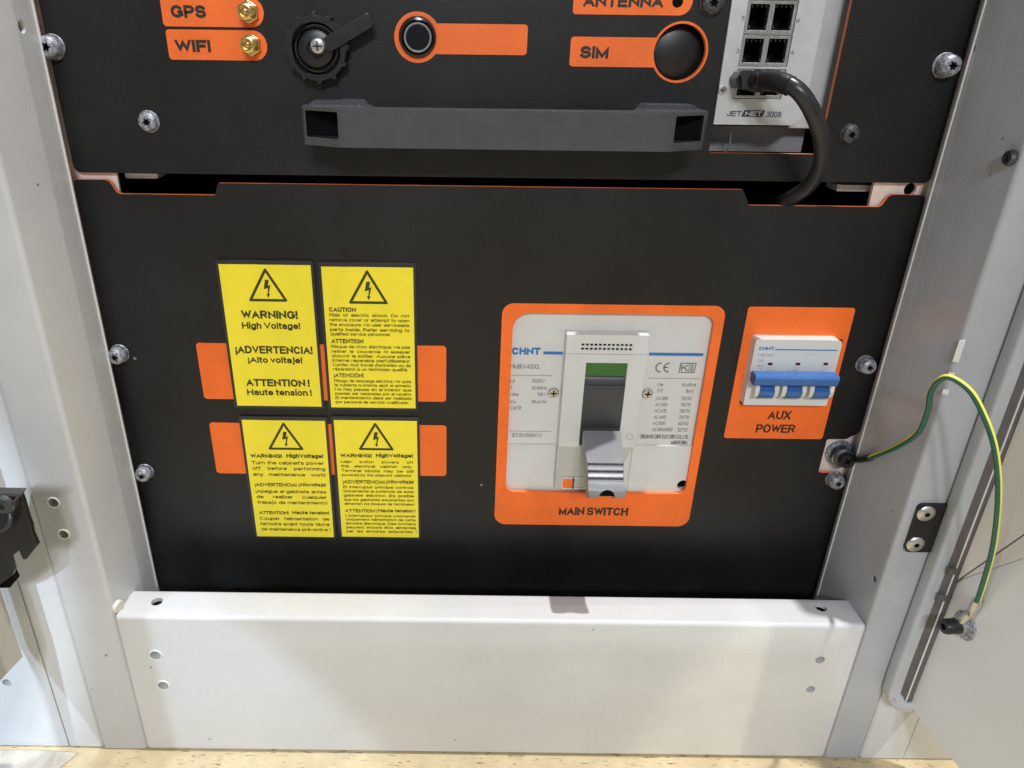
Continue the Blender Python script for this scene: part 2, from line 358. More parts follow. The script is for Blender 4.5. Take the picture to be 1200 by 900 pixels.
# ---------------------------------------------------------------- materials
def lin(c):
    return tuple(((v/255)/12.92 if v/255 <= .04045 else ((v/255+.055)/1.055)**2.4) for v in c)+(1,)
def mat(name, rgb, rough=.5, metal=0, bump=0, bscale=900, var=0, vscale=30, specks=0, spec=.5, coat=0, grain=0, dark=None, speckcol=(0.12, .1, .08, 1)):
    m = bpy.data.materials.new(name); m.use_nodes = True; nt = m.node_tree; N = nt.nodes; L = nt.links
    b = N['Principled BSDF']; b.inputs['Roughness'].default_value = rough; b.inputs['Metallic'].default_value = metal
    b.inputs['Specular IOR Level'].default_value = spec; b.inputs['Coat Weight'].default_value = coat
    base = lin(rgb) if max(rgb) > 1 else tuple(rgb)+(1,)
    b.inputs['Base Color'].default_value = base
    g = N.new('ShaderNodeNewGeometry'); out = None
    if var:
        n = N.new('ShaderNodeTexNoise'); n.inputs['Scale'].default_value = vscale; n.inputs['Detail'].default_value = 6; n.inputs['Roughness'].default_value = .65
        L.new(g.outputs['Position'], n.inputs['Vector'])
        mx = N.new('ShaderNodeMix'); mx.data_type = 'RGBA'
        lo = dark if dark else tuple(c*(1-var) for c in base[:3])+(1,)
        mx.inputs['A'].default_value = lo; mx.inputs['B'].default_value = tuple(min(1, c*(1+var*.6)) for c in base[:3])+(1,) if not dark else base
        mr = N.new('ShaderNodeMapRange'); mr.inputs['From Min'].default_value = .35; mr.inputs['From Max'].default_value = .65
        L.new(n.outputs['Fac'], mr.inputs['Value']); L.new(mr.outputs['Result'], mx.inputs['Factor']); out = mx.outputs['Result']
        rr = N.new('ShaderNodeMapRange'); rr.inputs['To Min'].default_value = max(0.03, rough-.08); rr.inputs['To Max'].default_value = min(1, rough+.08)
        L.new(n.outputs['Fac'], rr.inputs['Value']); L.new(rr.outputs['Result'], b.inputs['Roughness'])
    if grain:
        n3 = N.new('ShaderNodeTexNoise'); n3.inputs['Scale'].default_value = 650; n3.inputs['Detail'].default_value = 4; L.new(g.outputs['Position'], n3.inputs['Vector'])
        r3 = N.new('ShaderNodeMapRange'); r3.inputs['From Min'].default_value = .3; r3.inputs['From Max'].default_value = .7
        r3.inputs['To Min'].default_value = 1-grain; r3.inputs['To Max'].default_value = 1+grain; L.new(n3.outputs['Fac'], r3.inputs['Value'])
        mg = N.new('ShaderNodeMix'); mg.data_type = 'RGBA'; mg.blend_type = 'MULTIPLY'; mg.inputs['Factor'].default_value = 1
        if out: L.new(out, mg.inputs['A'])
        else: mg.inputs['A'].default_value = base
        L.new(r3.outputs['Result'], mg.inputs['B']); out = mg.outputs['Result']
    if specks:
        vo = N.new('ShaderNodeTexVoronoi'); vo.inputs['Scale'].default_value = 60; vo.inputs['Randomness'].default_value = 1
        L.new(g.outputs['Position'], vo.inputs['Vector'])
        # only a few cells carry a speck, of uneven size
        sep = N.new('ShaderNodeSeparateColor'); L.new(vo.outputs['Color'], sep.inputs['Color'])
        th = N.new('ShaderNodeMapRange'); th.inputs['From Min'].default_value = 1-specks; th.inputs['From Max'].default_value = 1; th.inputs['To Min'].default_value = 0; th.inputs['To Max'].default_value = .075
        L.new(sep.outputs['Red'], th.inputs['Value'])
        lt = N.new('ShaderNodeMath'); lt.operation = 'LESS_THAN'; L.new(vo.outputs['Distance'], lt.inputs[0]); L.new(th.outputs['Result'], lt.inputs[1])
        m2 = N.new('ShaderNodeMix'); m2.data_type = 'RGBA'; m2.inputs['B'].default_value = speckcol
        if out: L.new(out, m2.inputs['A'])
        else: m2.inputs['A'].default_value = base
        mu = N.new('ShaderNodeMath'); mu.operation = 'MULTIPLY'; mu.inputs[1].default_value = .7; L.new(lt.outputs[0], mu.inputs[0]); L.new(mu.outputs[0], m2.inputs['Factor'])
        out = m2.outputs['Result']
    if out: L.new(out, b.inputs['Base Color'])
    if bump:
        n2 = N.new('ShaderNodeTexNoise'); n2.inputs['Scale'].default_value = bscale; n2.inputs['Detail'].default_value = 3
        L.new(g.outputs['Position'], n2.inputs['Vector'])
        bp = N.new('ShaderNodeBump'); bp.inputs['Strength'].default_value = bump; bp.inputs['Distance'].default_value = .0004
        L.new(n2.outputs['Fac'], bp.inputs['Height']); L.new(bp.outputs['Normal'], b.inputs['Normal'])
    return m
M = {}
M['black'] = mat('black_film', (0.0105, 0.0105, 0.0112), .38, bump=.28, bscale=1300, var=.4, vscale=9, grain=.28, specks=.09, spec=.4, speckcol=(.25, .25, .25, 1))
M['orange'] = mat('orange_sheet', (0.94, 0.165, 0.018), .5, bump=.12, var=.10, vscale=25, grain=.06, specks=.05)
M['orange_edge'] = mat('orange_sheet_edge', (0.93, 0.22, 0.07), .55)
M['print'] = mat('dark_print', (0.022, 0.014, 0.01), .5)
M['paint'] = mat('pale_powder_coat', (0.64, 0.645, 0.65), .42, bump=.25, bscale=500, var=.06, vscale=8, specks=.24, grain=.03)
M['paint_shade_grey'] = mat('shade_grey_powder_coat', (0.43, 0.445, 0.475), .30, bump=.25, bscale=500, var=.08, vscale=12, specks=.10, grain=.03)  # right post's shade put into the paint's grey; rolled lip shares it
M['post_paint_shade'] = mat('post_shade_powder_coat', (0.57, 0.577, 0.59), .34, bump=.25, bscale=500, var=.07, vscale=9, specks=.2, grain=.03)  # same paint, darkened to hold the left post's shade
M['paint_edge'] = mat('pale_sheet_edge', (0.72, 0.70, 0.66), .45)
M['yellow'] = mat('yellow_plastic', (0.96, 0.80, 0.035), .35, var=.03, vscale=90)
M['ink'] = mat('label_ink', (0.045, 0.042, 0.008), .5)
M['rim'] = mat('black_label_rim', (0.022, 0.022, 0.026), .3, bump=.05)
M['plastic'] = mat('white_plastic', (0.66, 0.665, 0.65), .34, bump=.05, bscale=1500, var=.03, vscale=40)
M['plastic_beige'] = mat('beige_plastic', (0.50, 0.50, 0.46), .45, bump=.05, bscale=1500, var=.04, vscale=60)
M['grey_print'] = mat('grey_print', (0.13, 0.13, 0.13), .5)
M['lightgrey_print'] = mat('light_grey_print', (0.34, 0.34, 0.34), .5)
M['blue_print'] = mat('blue_print', (0.03, 0.17, 0.52), .45)
M['green'] = mat('green_indicator', (0.04, 0.15, 0.03), .4, var=.1, vscale=200)
M['dgrey'] = mat('dark_grey_plastic', (0.055, 0.058, 0.06), .38, bump=.1, bscale=1200, var=.1, vscale=80)
M['lever'] = mat('grey_metallic_plastic', (0.25, 0.255, 0.27), .36, metal=0.0, bump=.1, bscale=1800, var=.06, vscale=90)
M['void'] = mat('black_void', (0.003, 0.003, 0.004), .8, spec=.1)
M['gloss'] = mat('gloss_black', (0.008, 0.008, 0.009), .12)
M['soft_black'] = mat('soft_black_plastic', (0.010, 0.010, 0.011), .36, bump=.15, bscale=1500, var=.2, vscale=150)
M['cable'] = mat('black_cable_sheath', (0.022, 0.023, 0.026), .33, bump=.2, bscale=900, var=.3, vscale=90)
M['handle'] = mat('textured_black_handle', (0.06, 0.062, 0.068), .27, spec=.8, bump=.35, bscale=1600, var=.1, vscale=60)
M['zinc'] = mat('worn_zinc', (0.50, 0.52, 0.58), .42, metal=.35, bump=.6, bscale=1300, var=.7, vscale=420, dark=(0.07, .07, .08, 1))
M['dark_zinc'] = mat('dark_worn_zinc', (0.10, 0.105, 0.115), .4, metal=.4, bump=.6, bscale=1300, var=.7, vscale=420, dark=(0.03, .03, .035, 1))
M['steel'] = mat('bare_steel', (0.62, 0.61, 0.58), .28, metal=.9, bump=.15, var=.12, vscale=200)
M['gold'] = mat('gold_plating', (0.85, 0.60, 0.22), .22, metal=1.0, var=.08, vscale=300)
M['silver'] = mat('silver_faceplate', (0.60, 0.61, 0.63), .36, metal=.25, bump=.08, bscale=1500, var=.05, vscale=90)
M['navy'] = mat('navy_print', (0.03, 0.035, 0.09), .45)
M['blue'] = mat('blue_switch_plastic', (0.05, 0.15, 0.42), .3, var=.08, vscale=120)
M['maroon'] = mat('dark_red_flag', (0.07, 0.012, 0.02), .3)
M['wire_green'] = mat('green_insulation', (0.02, 0.12, 0.085), .35, var=.1, vscale=150)
M['wire_yellow'] = mat('yellow_insulation', (0.80, 0.78, 0.10), .35)
M['door'] = mat('lightened_door_paint', (0.72, 0.73, 0.74), .4, bump=.1, bscale=500, var=.03, vscale=14, specks=.1)  # colour lightened in place of light falling on the right door
M['door_cream'] = mat('cream_door_tone', (0.80, 0.78, 0.72), .4, bump=.1, bscale=500, var=.04, vscale=14)  # cream above the door's slanting line, greyer below it
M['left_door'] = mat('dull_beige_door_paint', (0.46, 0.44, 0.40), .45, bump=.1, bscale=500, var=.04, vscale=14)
M['seal'] = mat('dark_rubber_seal', (0.11, 0.10, 0.10), .6, bump=.3, var=.2, vscale=90)
M['flange'] = mat('flange_paint_orange_bounce', (0.70, 0.62, 0.56), .45, var=.08, vscale=90)  # pinkish tint is orange light off the panels, put into the colour
# the floor: pale board with dark flecks
def floor_mat():
    m = mat('pale_wood_floor', (0.60, 0.49, 0.30), .55, bump=.35, bscale=260, var=.14, vscale=45)
    nt = m.node_tree; N = nt.nodes; L = nt.links; b = N['Principled BSDF']
    src = b.inputs['Base Color'].links[0].from_socket
    g = N.new('ShaderNodeNewGeometry'); mp = N.new('ShaderNodeMapping'); mp.inputs['Scale'].default_value = (90, 420, 90)
    n = N.new('ShaderNodeTexNoise'); n.inputs['Scale'].default_value = 1.5; n.inputs['Detail'].default_value = 8
    L.new(g.outputs['Position'], mp.inputs['Vector']); L.new(mp.outputs['Vector'], n.inputs['Vector'])
    r = N.new('ShaderNodeMapRange'); r.inputs['From Min'].default_value = .60; r.inputs['From Max'].default_value = .72
    L.new(n.outputs['Fac'], r.inputs['Value'])
    mx = N.new('ShaderNodeMix'); mx.data_type = 'RGBA'; mx.inputs['B'].default_value = (.16, .10, .04, 1)
    L.new(src, mx.inputs['A']); L.new(r.outputs['Result'], mx.inputs['Factor']); L.new(mx.outputs['Result'], b.inputs['Base Color'])
    return m
M['floor'] = floor_mat()
M['grey_floor'] = mat('grey_floor', (0.52, 0.48, 0.40), .6, bump=.4, bscale=200, var=.25, vscale=60)

# ================================================================ setting
ZF = -522.5
f = prism([(-1500, -900), (1500, -900), (1500, 2500), (-1500, 2500)], ZF-20, ZF, axis='z')
tag(obj('floor', f, M['floor']), kind='structure')
gp = [Pz(x, y, ZF+1) for x, y in ((-300, 876), (48, 879), (92, 882), (70, 900), (40, 960), (-300, 1100))]
tag(obj('grey_floor_patch', prism(gp, ZF, ZF+1.2, axis='z'), M['grey_floor'], bevel=.4), kind='structure')
# the dark inside of the cabinet: back and roof, both behind the panels
bm = prism([(-262, -521), (330, -521), (330, 90), (-262, 90)], -240, -236)
bmi = bm; bm = prism([(-262, 86), (330, 86), (330, 90), (-262, 90)], -236, -6)
cb = thing('electrical_cabinet', (30, 200, -521), 'pale grey powder-coated cabinet with open doors around the two black front panels', 'cabinet')
obj('back_panel', bmi, M['void'], cb)
obj('roof_panel', bm, M['void'], cb)
obj('inner_wall', box(-262, -259, -236, -6, -521, 86), M['void'], cb)
obj('inner_wall', box(327, 330, -236, -6, -521, 86), M['void'], cb)
# mounting rails right behind the panels, orange bounce light in their colour
obj('mounting_rail', prism([(-258, -521), (-224, -521), (-224, 86), (-258, 86)], -7, -4.4), M['flange'], cb, bevel=.5)
rr_ = obj('mounting_rail', prism([(264, -521), (326, -521), (326, 86), (264, 86)], -7, -4.4), M['flange'], cb, bevel=.5)
x_, z_ = P(1067, 222, -4)
cut(rr_, [cyl((x_, 10, z_), 4, 14)])
for a, b in (((147, 203), (186, 209)), ((980, 216), (1020, 224))):
    x0, z0 = P(a[0], a[1], -16); x1, z1 = P(b[0], b[1], -16)
    obj('shelf_edge', prism([(x0, z1), (x1, z1), (x1, z0), (x0, z0)], -30, -14), M['paint_edge'], cb, bevel=.6)

# ================================================================ posts, tray, side frames
ZT = 88
def hole_x(px, py, X, r, depth=8, sgn=1):      # hole drilled along x into a side that faces the cabinet's middle
    d, z = Px(px, py, X); return cyl((X-sgn*6, -d, z), r, depth+6, axis=(sgn, 0, 0))
def hole_d(px, py, d, r, depth=6):
    x, z = P(px, py, d); return cyl((x, -(d+4), z), r, depth+4, axis=(0, 1, 0))
def post(name, prof, r, label, cutters, matx):
    o = obj(name, prism(roundpoly(prof, r, 5), ZF+1.2, ZT, axis='z'), matx, cb)
    cut(o, cutters); return tag(o, label)
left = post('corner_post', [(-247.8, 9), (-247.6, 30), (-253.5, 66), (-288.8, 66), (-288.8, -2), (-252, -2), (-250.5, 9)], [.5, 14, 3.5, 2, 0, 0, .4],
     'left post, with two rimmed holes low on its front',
     [hole_d(62.8, 589, 66, 3.4), hole_d(75, 626, 66, 3.2), hole_x(22, 31, -249.3, 3.6, 9, -1)], M['post_paint_shade'])
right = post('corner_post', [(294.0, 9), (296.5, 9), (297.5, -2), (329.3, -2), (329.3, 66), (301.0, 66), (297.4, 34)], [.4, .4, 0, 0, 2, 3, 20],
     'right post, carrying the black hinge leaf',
     [hole_x(1144, 57, 296.5, 2.6, 8, 1), hole_x(1024, 678, 300, 2.6, 8, 1)], M['paint_shade_grey'])
def rim(px, py, d, r, parent, axis=(0, -1, 0)):
    x, z = P(px, py, d); c = (x, -d+.2, z)
    o = obj('hole_rim', lathe([(r, 0), (r, .7), (r+.4, .9), (r+1.0, .7), (r+1.3, 0)], c, axis, 24), M['paint_edge'], parent, smooth=True); return o
for pz_ in (0,):
    d_, z_ = Px(22, 31, -249.0)
    obj('hole_rim', lathe([(3.5, 0), (3.5, .8), (4.0, 1.0), (4.8, .7), (5.0, 0)], (-249.7, -d_, z_), (1, 0, 0), 24), M['paint_edge'], left, smooth=True)
    d_, z_ = Px(137, 516, -249.0)
    obj('small_hole', lathe([(0, 0), (1.8, 0), (1.8, .9), (0, .9)], (-249.6, -min(d_, 30), z_), (1, 0, 0), 14), M['void'], left)
obj('sheet_edge', prism([(293.5, 8.2), (294.6, 8.2), (294.6, 9.4), (293.5, 9.4)], ZF+1.5, ZT, axis='z'), M['paint_edge'], right)
obj('sheet_edge', prism([(-248.3, 8.2), (-247.0, 8.2), (-247.0, 9.4), (-248.3, 9.4)], ZF+1.5, ZT, axis='z'), M['paint_edge'], left)
for ya_, yb_ in ((398, 424), (436, 442), (456, 462)):
    za_ = P(1115, ya_, 66)[1]; zb_ = P(1115, yb_, 66)[1]
    obj('edge_trim', prism([(299.4, 66.0), (301.6, 67.0), (302.6, 67.0), (302.6, 66.0)], zb_, za_, axis='z'), M['paint_edge'], right)
rim(62.8, 589, 66, 3.4, left); rim(75, 626, 66, 3.2, left)
# screw and clip on the right post's inner side
d, z = Px(1186, 185, 299.5)
sc = thing('socket_screw', (299.5, -d, z), 'small dark screw in the inner side of the right post, high at the right', 'screw')
obj('head', lathe([(4.2, 0), (4.4, 1.5), (3.6, 3.2), (1.8, 3.4), (1.6, 2.0), (0, 2.0)], (299.7, -d, z), (-1, 0, 0), 20), M['dark_zinc'], sc, smooth=True)
# outer frames
lo = obj('side_frame', prism(roundpoly([(-289.4, 62), (-289.4, -2), (-315.3, -2), (-318, 64.5), (-291.5, 64.5)], [0, 0, 0, 1.5, 3]), ZF+1.2, ZT, axis='z'), M['paint'], cb)
lw = obj('side_panel', prism(roundpoly([(-318.35, 64.5), (-318.35, -2), (-640, -2), (-640, 64.5)], .5), ZF+1.2, ZT, axis='z'), M['paint'], cb)
cut(lw, [hole_d(8, 800, 64.5, 3.6)])
ro = obj('side_frame', prism(roundpoly([(329.9, 64), (332, 66), (365.1, 66), (365.1, -2), (329.9, -2)], [2.5, 1, .5, 0, 0]), ZF+1.2, ZT, axis='z'), M['paint'], cb)
rw = obj('side_panel', prism(roundpoly([(365.5, 66), (640, 66), (640, -2), (365.5, -2)], .5), ZF+1.2, ZT, axis='z'), M['paint'], cb)

# tray across the bottom
TZ = -379.5
tr = obj('base_tray', prism([(-253.2, 38), (300.2, 38), (300.2, 67), (-253.2, 67)], ZF+1.5, TZ, axis='z'), M['paint'], bevel=3.2, seg=4, angle=60)
cs = []
for px, py, r in ((184, 705, 4.2), (962, 712, 4.2)):
    X, d_ = Pz(px, py, TZ); cs.append(cyl((X, -d_, TZ+4), r, 22, axis=(0, 0, -1)))
for px, py, r in ((182.5, 767.5, 4.0), (191.5, 803, 4.0), (961, 773.5, 3.6), (950, 808, 3.4)): cs.append(hole_d(px, py, 67, r, 9))
cut(tr, cs)
tag(tr, 'wide pale sheet-metal cover across the foot of the cabinet, with small holes near both ends', 'cover')
for px, py, r in ((182.5, 767.5, 4.0), (191.5, 803, 4.0)): rim(px, py, 67, r, tr)
for px, py in ((184, 705), (962, 712)):
    X, d_ = Pz(px, py, TZ); obj('hole_shade', cyl((X, -d_, TZ-3.2), 4.1, .6, axis=(0, 0, -1)), M['void'], tr)
# little round clips at both ends of the cover
x, z = P(136, 705, 60)
cl = obj('plug', lathe([(0, 0), (4.5, 0), (5.0, 1), (4.6, 3), (3, 4), (0, 4.2)], (x+3, -62, z-3), (-1, .3, .2), 20), M['paint_edge'], smooth=True)
tag(cl, 'small pale plastic plug at the left end of the foot cover', 'plug')

# ================================================================ black panels
def PX(*pts, d=0): return [P(x, y, d) for x, y in pts]
def ring_poly(px, py, rx, n=40, d=0):
    x, z = P(px, py, d); x1, _ = P(px+rx, py, d); return circle(x, z, abs(x1-x), n)
def qrect(tl, tr_, br, bl, r, d=0, n=5):
    tl, tr_, br, bl = P(*tl, d), P(*tr_, d), P(*br, d), P(*bl, d)
    L_, R_ = (tl[0]+bl[0])/2, (tr_[0]+br[0])/2; T, B = (tl[1]+tr_[1])/2, (bl[1]+br[1])/2
    return roundpoly([(L_, B), (R_, B), (R_, T), (L_, T)], r, n)
SIMH = ring_poly(796.5, 61.5, 30.3)
BTNH = ring_poly(489, 44, 22)
netwin = qrect((858, -45), (1012, -45), (957, 181), (836, 179), 2)
zb = P(600, 208.5)[1]      # lower edge of the upper panel
zt = P(600, 219)[1]
U = roundpoly([(-248.5, zb), (296.5, zb), (296.5, 84), (-248.5, 84)], [4, 4, 2, 2])
up = thing('upper_panel', (20, 0, zb), 'black upper front panel with orange markings, a pull handle and the network ports', 'panel')
obj('panel_sheet', prism(U, -3, 0, holes=[SIMH, BTNH, netwin], side=1), [M['black'], M['orange_edge']], up)
# lower panel with its notches
xs = lambda px, py: P(px, py)[0]
zn1 = P(200, 228)[1]; zn2 = P(950, 241.5)[1]
gx0, gz0 = P(969, 514.4); gx1, gz1 = P(959, 554)
gx = (gx0+gx1)/2
L_poly = [(-250.5, -512), (297, -512), (297, gz1-5), (291, gz1), (gx, gz1), (gx, gz0), (288, gz0), (297, gz0+6), (297, P(1086, 229)[1]),
          (xs(1043, 229), P(1043, 228)[1]), (xs(1032, 242), zn2), (xs(878, 238), zn2), (xs(871, 222), zt),
          (xs(255, 214), zt), (xs(252, 228), zn1), (xs(138, 228), zn1), (xs(127, 210), zt+1.2), (-250.5, zt+1.2)]
L_r = [2, 2, 4, 3, 2, 2, 4, 4, 4, 4, 4, 1, .6, 1.5, .6, 5, 4, 3]
L_out = roundpoly(L_poly, L_r, 5)
mainwin = roundpoly([P(608, 366), P(608, 366)], 0) if False else None
W7 = lambda x, y: (570+x/3.103, 340+y/3.103)
mw = qrect(W7(97, 83), W7(823, 90), W7(731, 742), W7(70, 733), [7, 7, 8, 12], n=7)
auxwin = qrect((880.5, 395.5), (984.5, 397.5), (972, 474.5), (868, 473.5), 1.2)
lp = thing('lower_panel', (20, 0, -512), 'black lower front panel with notched top edge around the main switch and warning labels', 'panel')
obj('panel_sheet', prism(L_out, -3, 0, holes=[mw, auxwin], side=1), [M['black'], M['orange_edge']], lp)

# ---- orange fields with their words
def field(poly, parent, holes=()):
    return obj('orange_field', prism(poly, 0.02, 0.25, holes=holes), M['orange'], parent)
def words(lines, parent, d=0.45, mt='print', bold=0.02, name='lettering'):
    """lines: (text, px0, px1, py_base, cap_px)"""
    for s, x0, x1, yb, cp in lines:
        bm = bmesh.new()
        X0, Z0 = P(x0, yb, d); X1, Z1 = P(x1, yb, d); _, Zt = P((x0+x1)/2, yb-cp, d); _, Zm = P((x0+x1)/2, yb, d)
        put_text(bm, s, X0, X1, Zm, Zt-Zm, d, bold)
        o = obj(name, bm, M[mt], parent)
    return o
def tabfield(L0, L1, yt, yb, xr, round_r, parent):
    # left edge px at top/bottom, right end a half round
    x0 = (P(L0, yt)[0]+P(L1, yb)[0])/2; zt_ = P((L0+xr)/2, yt)[1]; zb_ = P((L0+xr)/2, yb)[1]; x1 = P(xr, (yt+yb)/2)[0]
    return field(roundpoly([(x0, zb_), (x1, zb_), (x1, zt_), (x0, zt_)], [2, round_r, round_r, 2], 9), parent)
g_ = tabfield(186, 193, -4, 31.5, 309, 9.0, up); words([('GPS', 201, 242, 21, 15)], g_, bold=.032)
g_ = tabfield(194, 199, 35, 70.5, 313, 9.0, up); words([('WIFI', 206, 247.5, 61, 14.5)], g_, bold=.032)
g_ = tabfield(673, 671, -17, 17.5, 812, 8.5, up); words([('ANTENNA', 683, 777, 8.5, 13.5)], g_, bold=.032)
obj('antenna_hole', sheet(ring_poly(794, 2, 6.3, 24), .3), M['void'], up)
# SIM: tab running into a ring
x0 = P(668, 61)[0]; rcx, rcz = P(796.5, 61.5); ro_ = abs(P(829.5, 61.5)[0]-rcx)
ztop = P(720, 43.5)[1]; zbot = P(720, 78.5)[1]
def keyhole(xa, zt_, zb_, cx_, cz_, r, right=False, rc=2):
    """tab joined to a circle"""
    a_t = math.asin((zt_-cz_)/r); a_b = math.asin((zb_-cz_)/r)
    pts = []
    if not right:
        c = roundpoly([(cx_-r*.5, zb_), (xa, zb_), (xa, zt_), (cx_-r*.5, zt_)], [0, rc, rc, 0], 4)[1:-1]
        pts += c
        s, e = math.pi-a_t, -math.pi-a_b
        pts += [(cx_+r*math.cos(s+(e-s)*k/40), cz_+r*math.sin(s+(e-s)*k/40)) for k in range(41)]
    else:
        c = roundpoly([(cx_+r*.5, zt_), (xa, zt_), (xa, zb_), (cx_+r*.5, zb_)], [0, rc, rc, 0], 4)[1:-1]
        pts += c
        s, e = a_b, a_t-2*math.pi
        pts += [(cx_+r*math.cos(s+(e-s)*k/40), cz_+r*math.sin(s+(e-s)*k/40)) for k in range(41)]
    return pts
g_ = field(keyhole(x0, ztop, zbot, rcx, rcz, ro_), up, holes=[circle(rcx, rcz, ro_-1.3, 40)])
words([('SIM', 679.5, 712.5, 68.5, 14.5)], g_, bold=.032)
bcx, bcz = P(489.3, 44); br_ = abs(P(515, 44)[0]-bcx)
g_ = field(keyhole(P(618, 46)[0], P(560, 28)[1], P(560, 64)[1], bcx, bcz, br_*1.06, True), up, holes=[circle(bcx, bcz+.3, br_*.86, 40)])
# SIM hole: smoked cover set back in the opening
sd = thing('sim_cover', (rcx, 8, rcz), 'round smoked cover set back inside the orange ring marked SIM', 'cover')
obj('cover_disc', lathe([(0, 0), (17.0, 0), (17.0, 1), (12, 2.6), (0, 4)], (rcx, 9, rcz), n=40), M['soft_black'], sd, smooth=True)
obj('sleeve', lathe([(17.1, -3), (17.1, 11), (16.4, 11), (16.4, -3)], (rcx, 14, rcz), n=40), M['void'], sd, smooth=True)
# GPS/WIFI words done; big lettering on lower panel
g_ = field(qrect(W7(56, 47), W7(868, 58), W7(738, 857), W7(30, 852), [9, 9, 8, 8], n=7), lp, holes=[mw])
words([('MAIN SWITCH', 654.5, 735.5, 604, 9.4)], g_, bold=.036)
g_ = field(qrect((877, 359), (1002, 361), (964, 514), (848, 513.6), 2), lp, holes=[auxwin])
words([('AUX', 899, 926, 491.6, 10.2), ('POWER', 885, 931, 507.2, 9.8)], g_, bold=.026)
field(qrect((228.8, 401.5), (522.7, 405.5), (523, 471.5), (240, 466.5), 2.5), lp)
field(qrect((244.5, 494.5), (522.8, 499), (523.5, 558), (254.7, 554), 2.5), lp)

# ================================================================ warning labels
ZA = {1: (250, 300, 5.0), 2: (370, 300, 5.0), 3: (270, 480, 5.625), 4: (385, 480, 5.625)}
def warning_label(k, q, label, heads, body, triangle):
    ox, oy, sc_ = ZA[k]; Zc = lambda x, y: (ox+x/sc_, oy+y/sc_)
    c = [P(*p) for p in q]
    L_, R_ = (c[0][0]+c[3][0])/2, (c[1][0]+c[2][0])/2; T, B = (c[0][1]+c[1][1])/2, (c[2][1]+c[3][1])/2
    t = thing('warning_label', ((L_+R_)/2, -.3, B), label, 'label', 'yellow high voltage warning labels')
    g = 2.1
    obj('backing', prism(roundpoly([(L_-g, B-g), (R_+g*.9, B-g), (R_+g*.9, T+3), (L_-g, T+3)], 1.5), .3, 1.5), M['rim'], t, bevel=.5)
    obj('yellow_face', prism([(L_, B), (R_, B), (R_, T), (L_, T)], 1.5, 1.75), M['yellow'], t)
    d = 1.9
    for s, x0, x1, yb, cp in heads:
        bm = bmesh.new()
        (X0, Zb), (X1, _) = P(*Zc(x0, yb), d), P(*Zc(x1, yb), d); Zb = P(*Zc((x0+x1)/2, yb), d)[1]; Zt = P(*Zc((x0+x1)/2, yb-cp), d)[1]
        put_text(bm, s, X0, X1, Zb, Zt-Zb, d, .034 if cp > 40 or (body and cp > 24) else .024)
        obj('heading', bm, M['ink'], t)
    if body:
        bm = bmesh.new()
        for s, x0, x1, yb, cp in body:
            X0, X1 = P(*Zc(x0, yb), d)[0], P(*Zc(x1, yb), d)[0]; Zb = P(*Zc((x0+x1)/2, yb), d)[1]; Zt = P(*Zc((x0+x1)/2, yb-cp), d)[1]
            put_just(bm, s, X0, X1, Zb, (Zt-Zb), d, .008)
        obj('small_print', bm, M['ink'], t)
    (ax, ay), (bx, by), (cx_, cy_) = [P(*Zc(*p), d) for p in triangle]
    by = cy_ = (by+cy_)/2; ax = (bx+cx_)/2
    out = roundpoly([(bx, by), (cx_, cy_), (ax, ay)], .9, 3)
    cen = Vector(((ax+bx+cx_)/3, (ay+by+cy_)/3)); f_ = .77
    inn = [tuple(cen+(Vector(p)-cen)*f_) for p in ((bx, by), (cx_, cy_), (ax, ay))]
    tr2 = obj('warning_triangle', sheet(out, d, [inn]), M['ink'], t)
    H = ay-by; s = H/10
    bolt = [(-.35, 6.4), (.75, 6.4), (.35, 4.6), (1.05, 4.9), (.35, 2.2), (.75, 2.3), (.1, 1.1), (-.35, 2.3), (0.02, 2.2), (.3, 4.0), (-.9, 3.6)]
    obj('lightning_bolt', sheet([(ax+x*s, by+y*s) for x, y in bolt], d), M['ink'], t)
    return t
def B_(rows, cap): return [(s, x0, x1, yb, cap) for s, x0, x1, yb in rows]
warning_label(1, [(256, 308.7), (364, 310), (377.9, 475.3), (279.5, 474)],
    'upper left yellow warning label with large words WARNING! High Voltage! and no small print',
    [('WARNING!', 167, 495, 368, 48), ('High Voltage!', 170, 510, 428, 38), ('¡ADVERTENCIA!', 132, 582, 573, 45), ('¡Alto voltaje!', 205, 522, 628, 36),
     ('ATTENTION !', 195, 565, 765, 43), ('Haute tension !', 200, 577, 818, 36)], [], [(298, 65), (205, 266), (440, 268)])
warning_label(2, [(376, 311.3), (484, 313.2), (487.5, 478), (389.3, 475.3)],
    'upper right yellow warning label headed CAUTION with three blocks of small print',
    [('CAUTION', 78, 235, 328, 27), ('ATTENTION', 92, 280, 512, 26), ('¡ATENCIÓN!', 108, 280, 711, 23)],
    B_([('Risk of electric shock. Do not', 80, 548, 358), ('remove cover or attempt to open', 81, 549, 386), ('the enclosure. No user serviceable', 83, 549, 414),
        ('parts inside. Refer servicing to', 85, 550, 443), ('qualified service personnel.', 87, 438, 468)], 19) +
    B_([('Risque de choc électrique. Ne pas', 93, 553, 542), ("retirer le couvercle ni essayer", 95, 554, 570), ("d'ouvrir le boîtier. Aucune pièce", 97, 555, 597),
        ("interne réparable parl'utilisateur.", 99, 556, 623), ("Confier tout travail d'entretien ou de", 101, 557, 649), ('réparation à un technicien qualifié.', 103, 540, 674)], 18) +
    B_([('Riesgo de descarga eléctrica. No quite', 110, 560, 742), ('la cubierta ni intente abrir el armario.', 112, 561, 767), ('No hay piezas en el interior que', 113, 562, 792),
        ('puedan ser reparadas por el usuario.', 115, 563, 816), ('El mantenimiento debe ser realizado', 117, 564, 841), ('por personal de servicio cualificado.', 118, 546, 866)], 17),
    [(300, 76), (190, 280), (428, 282)])
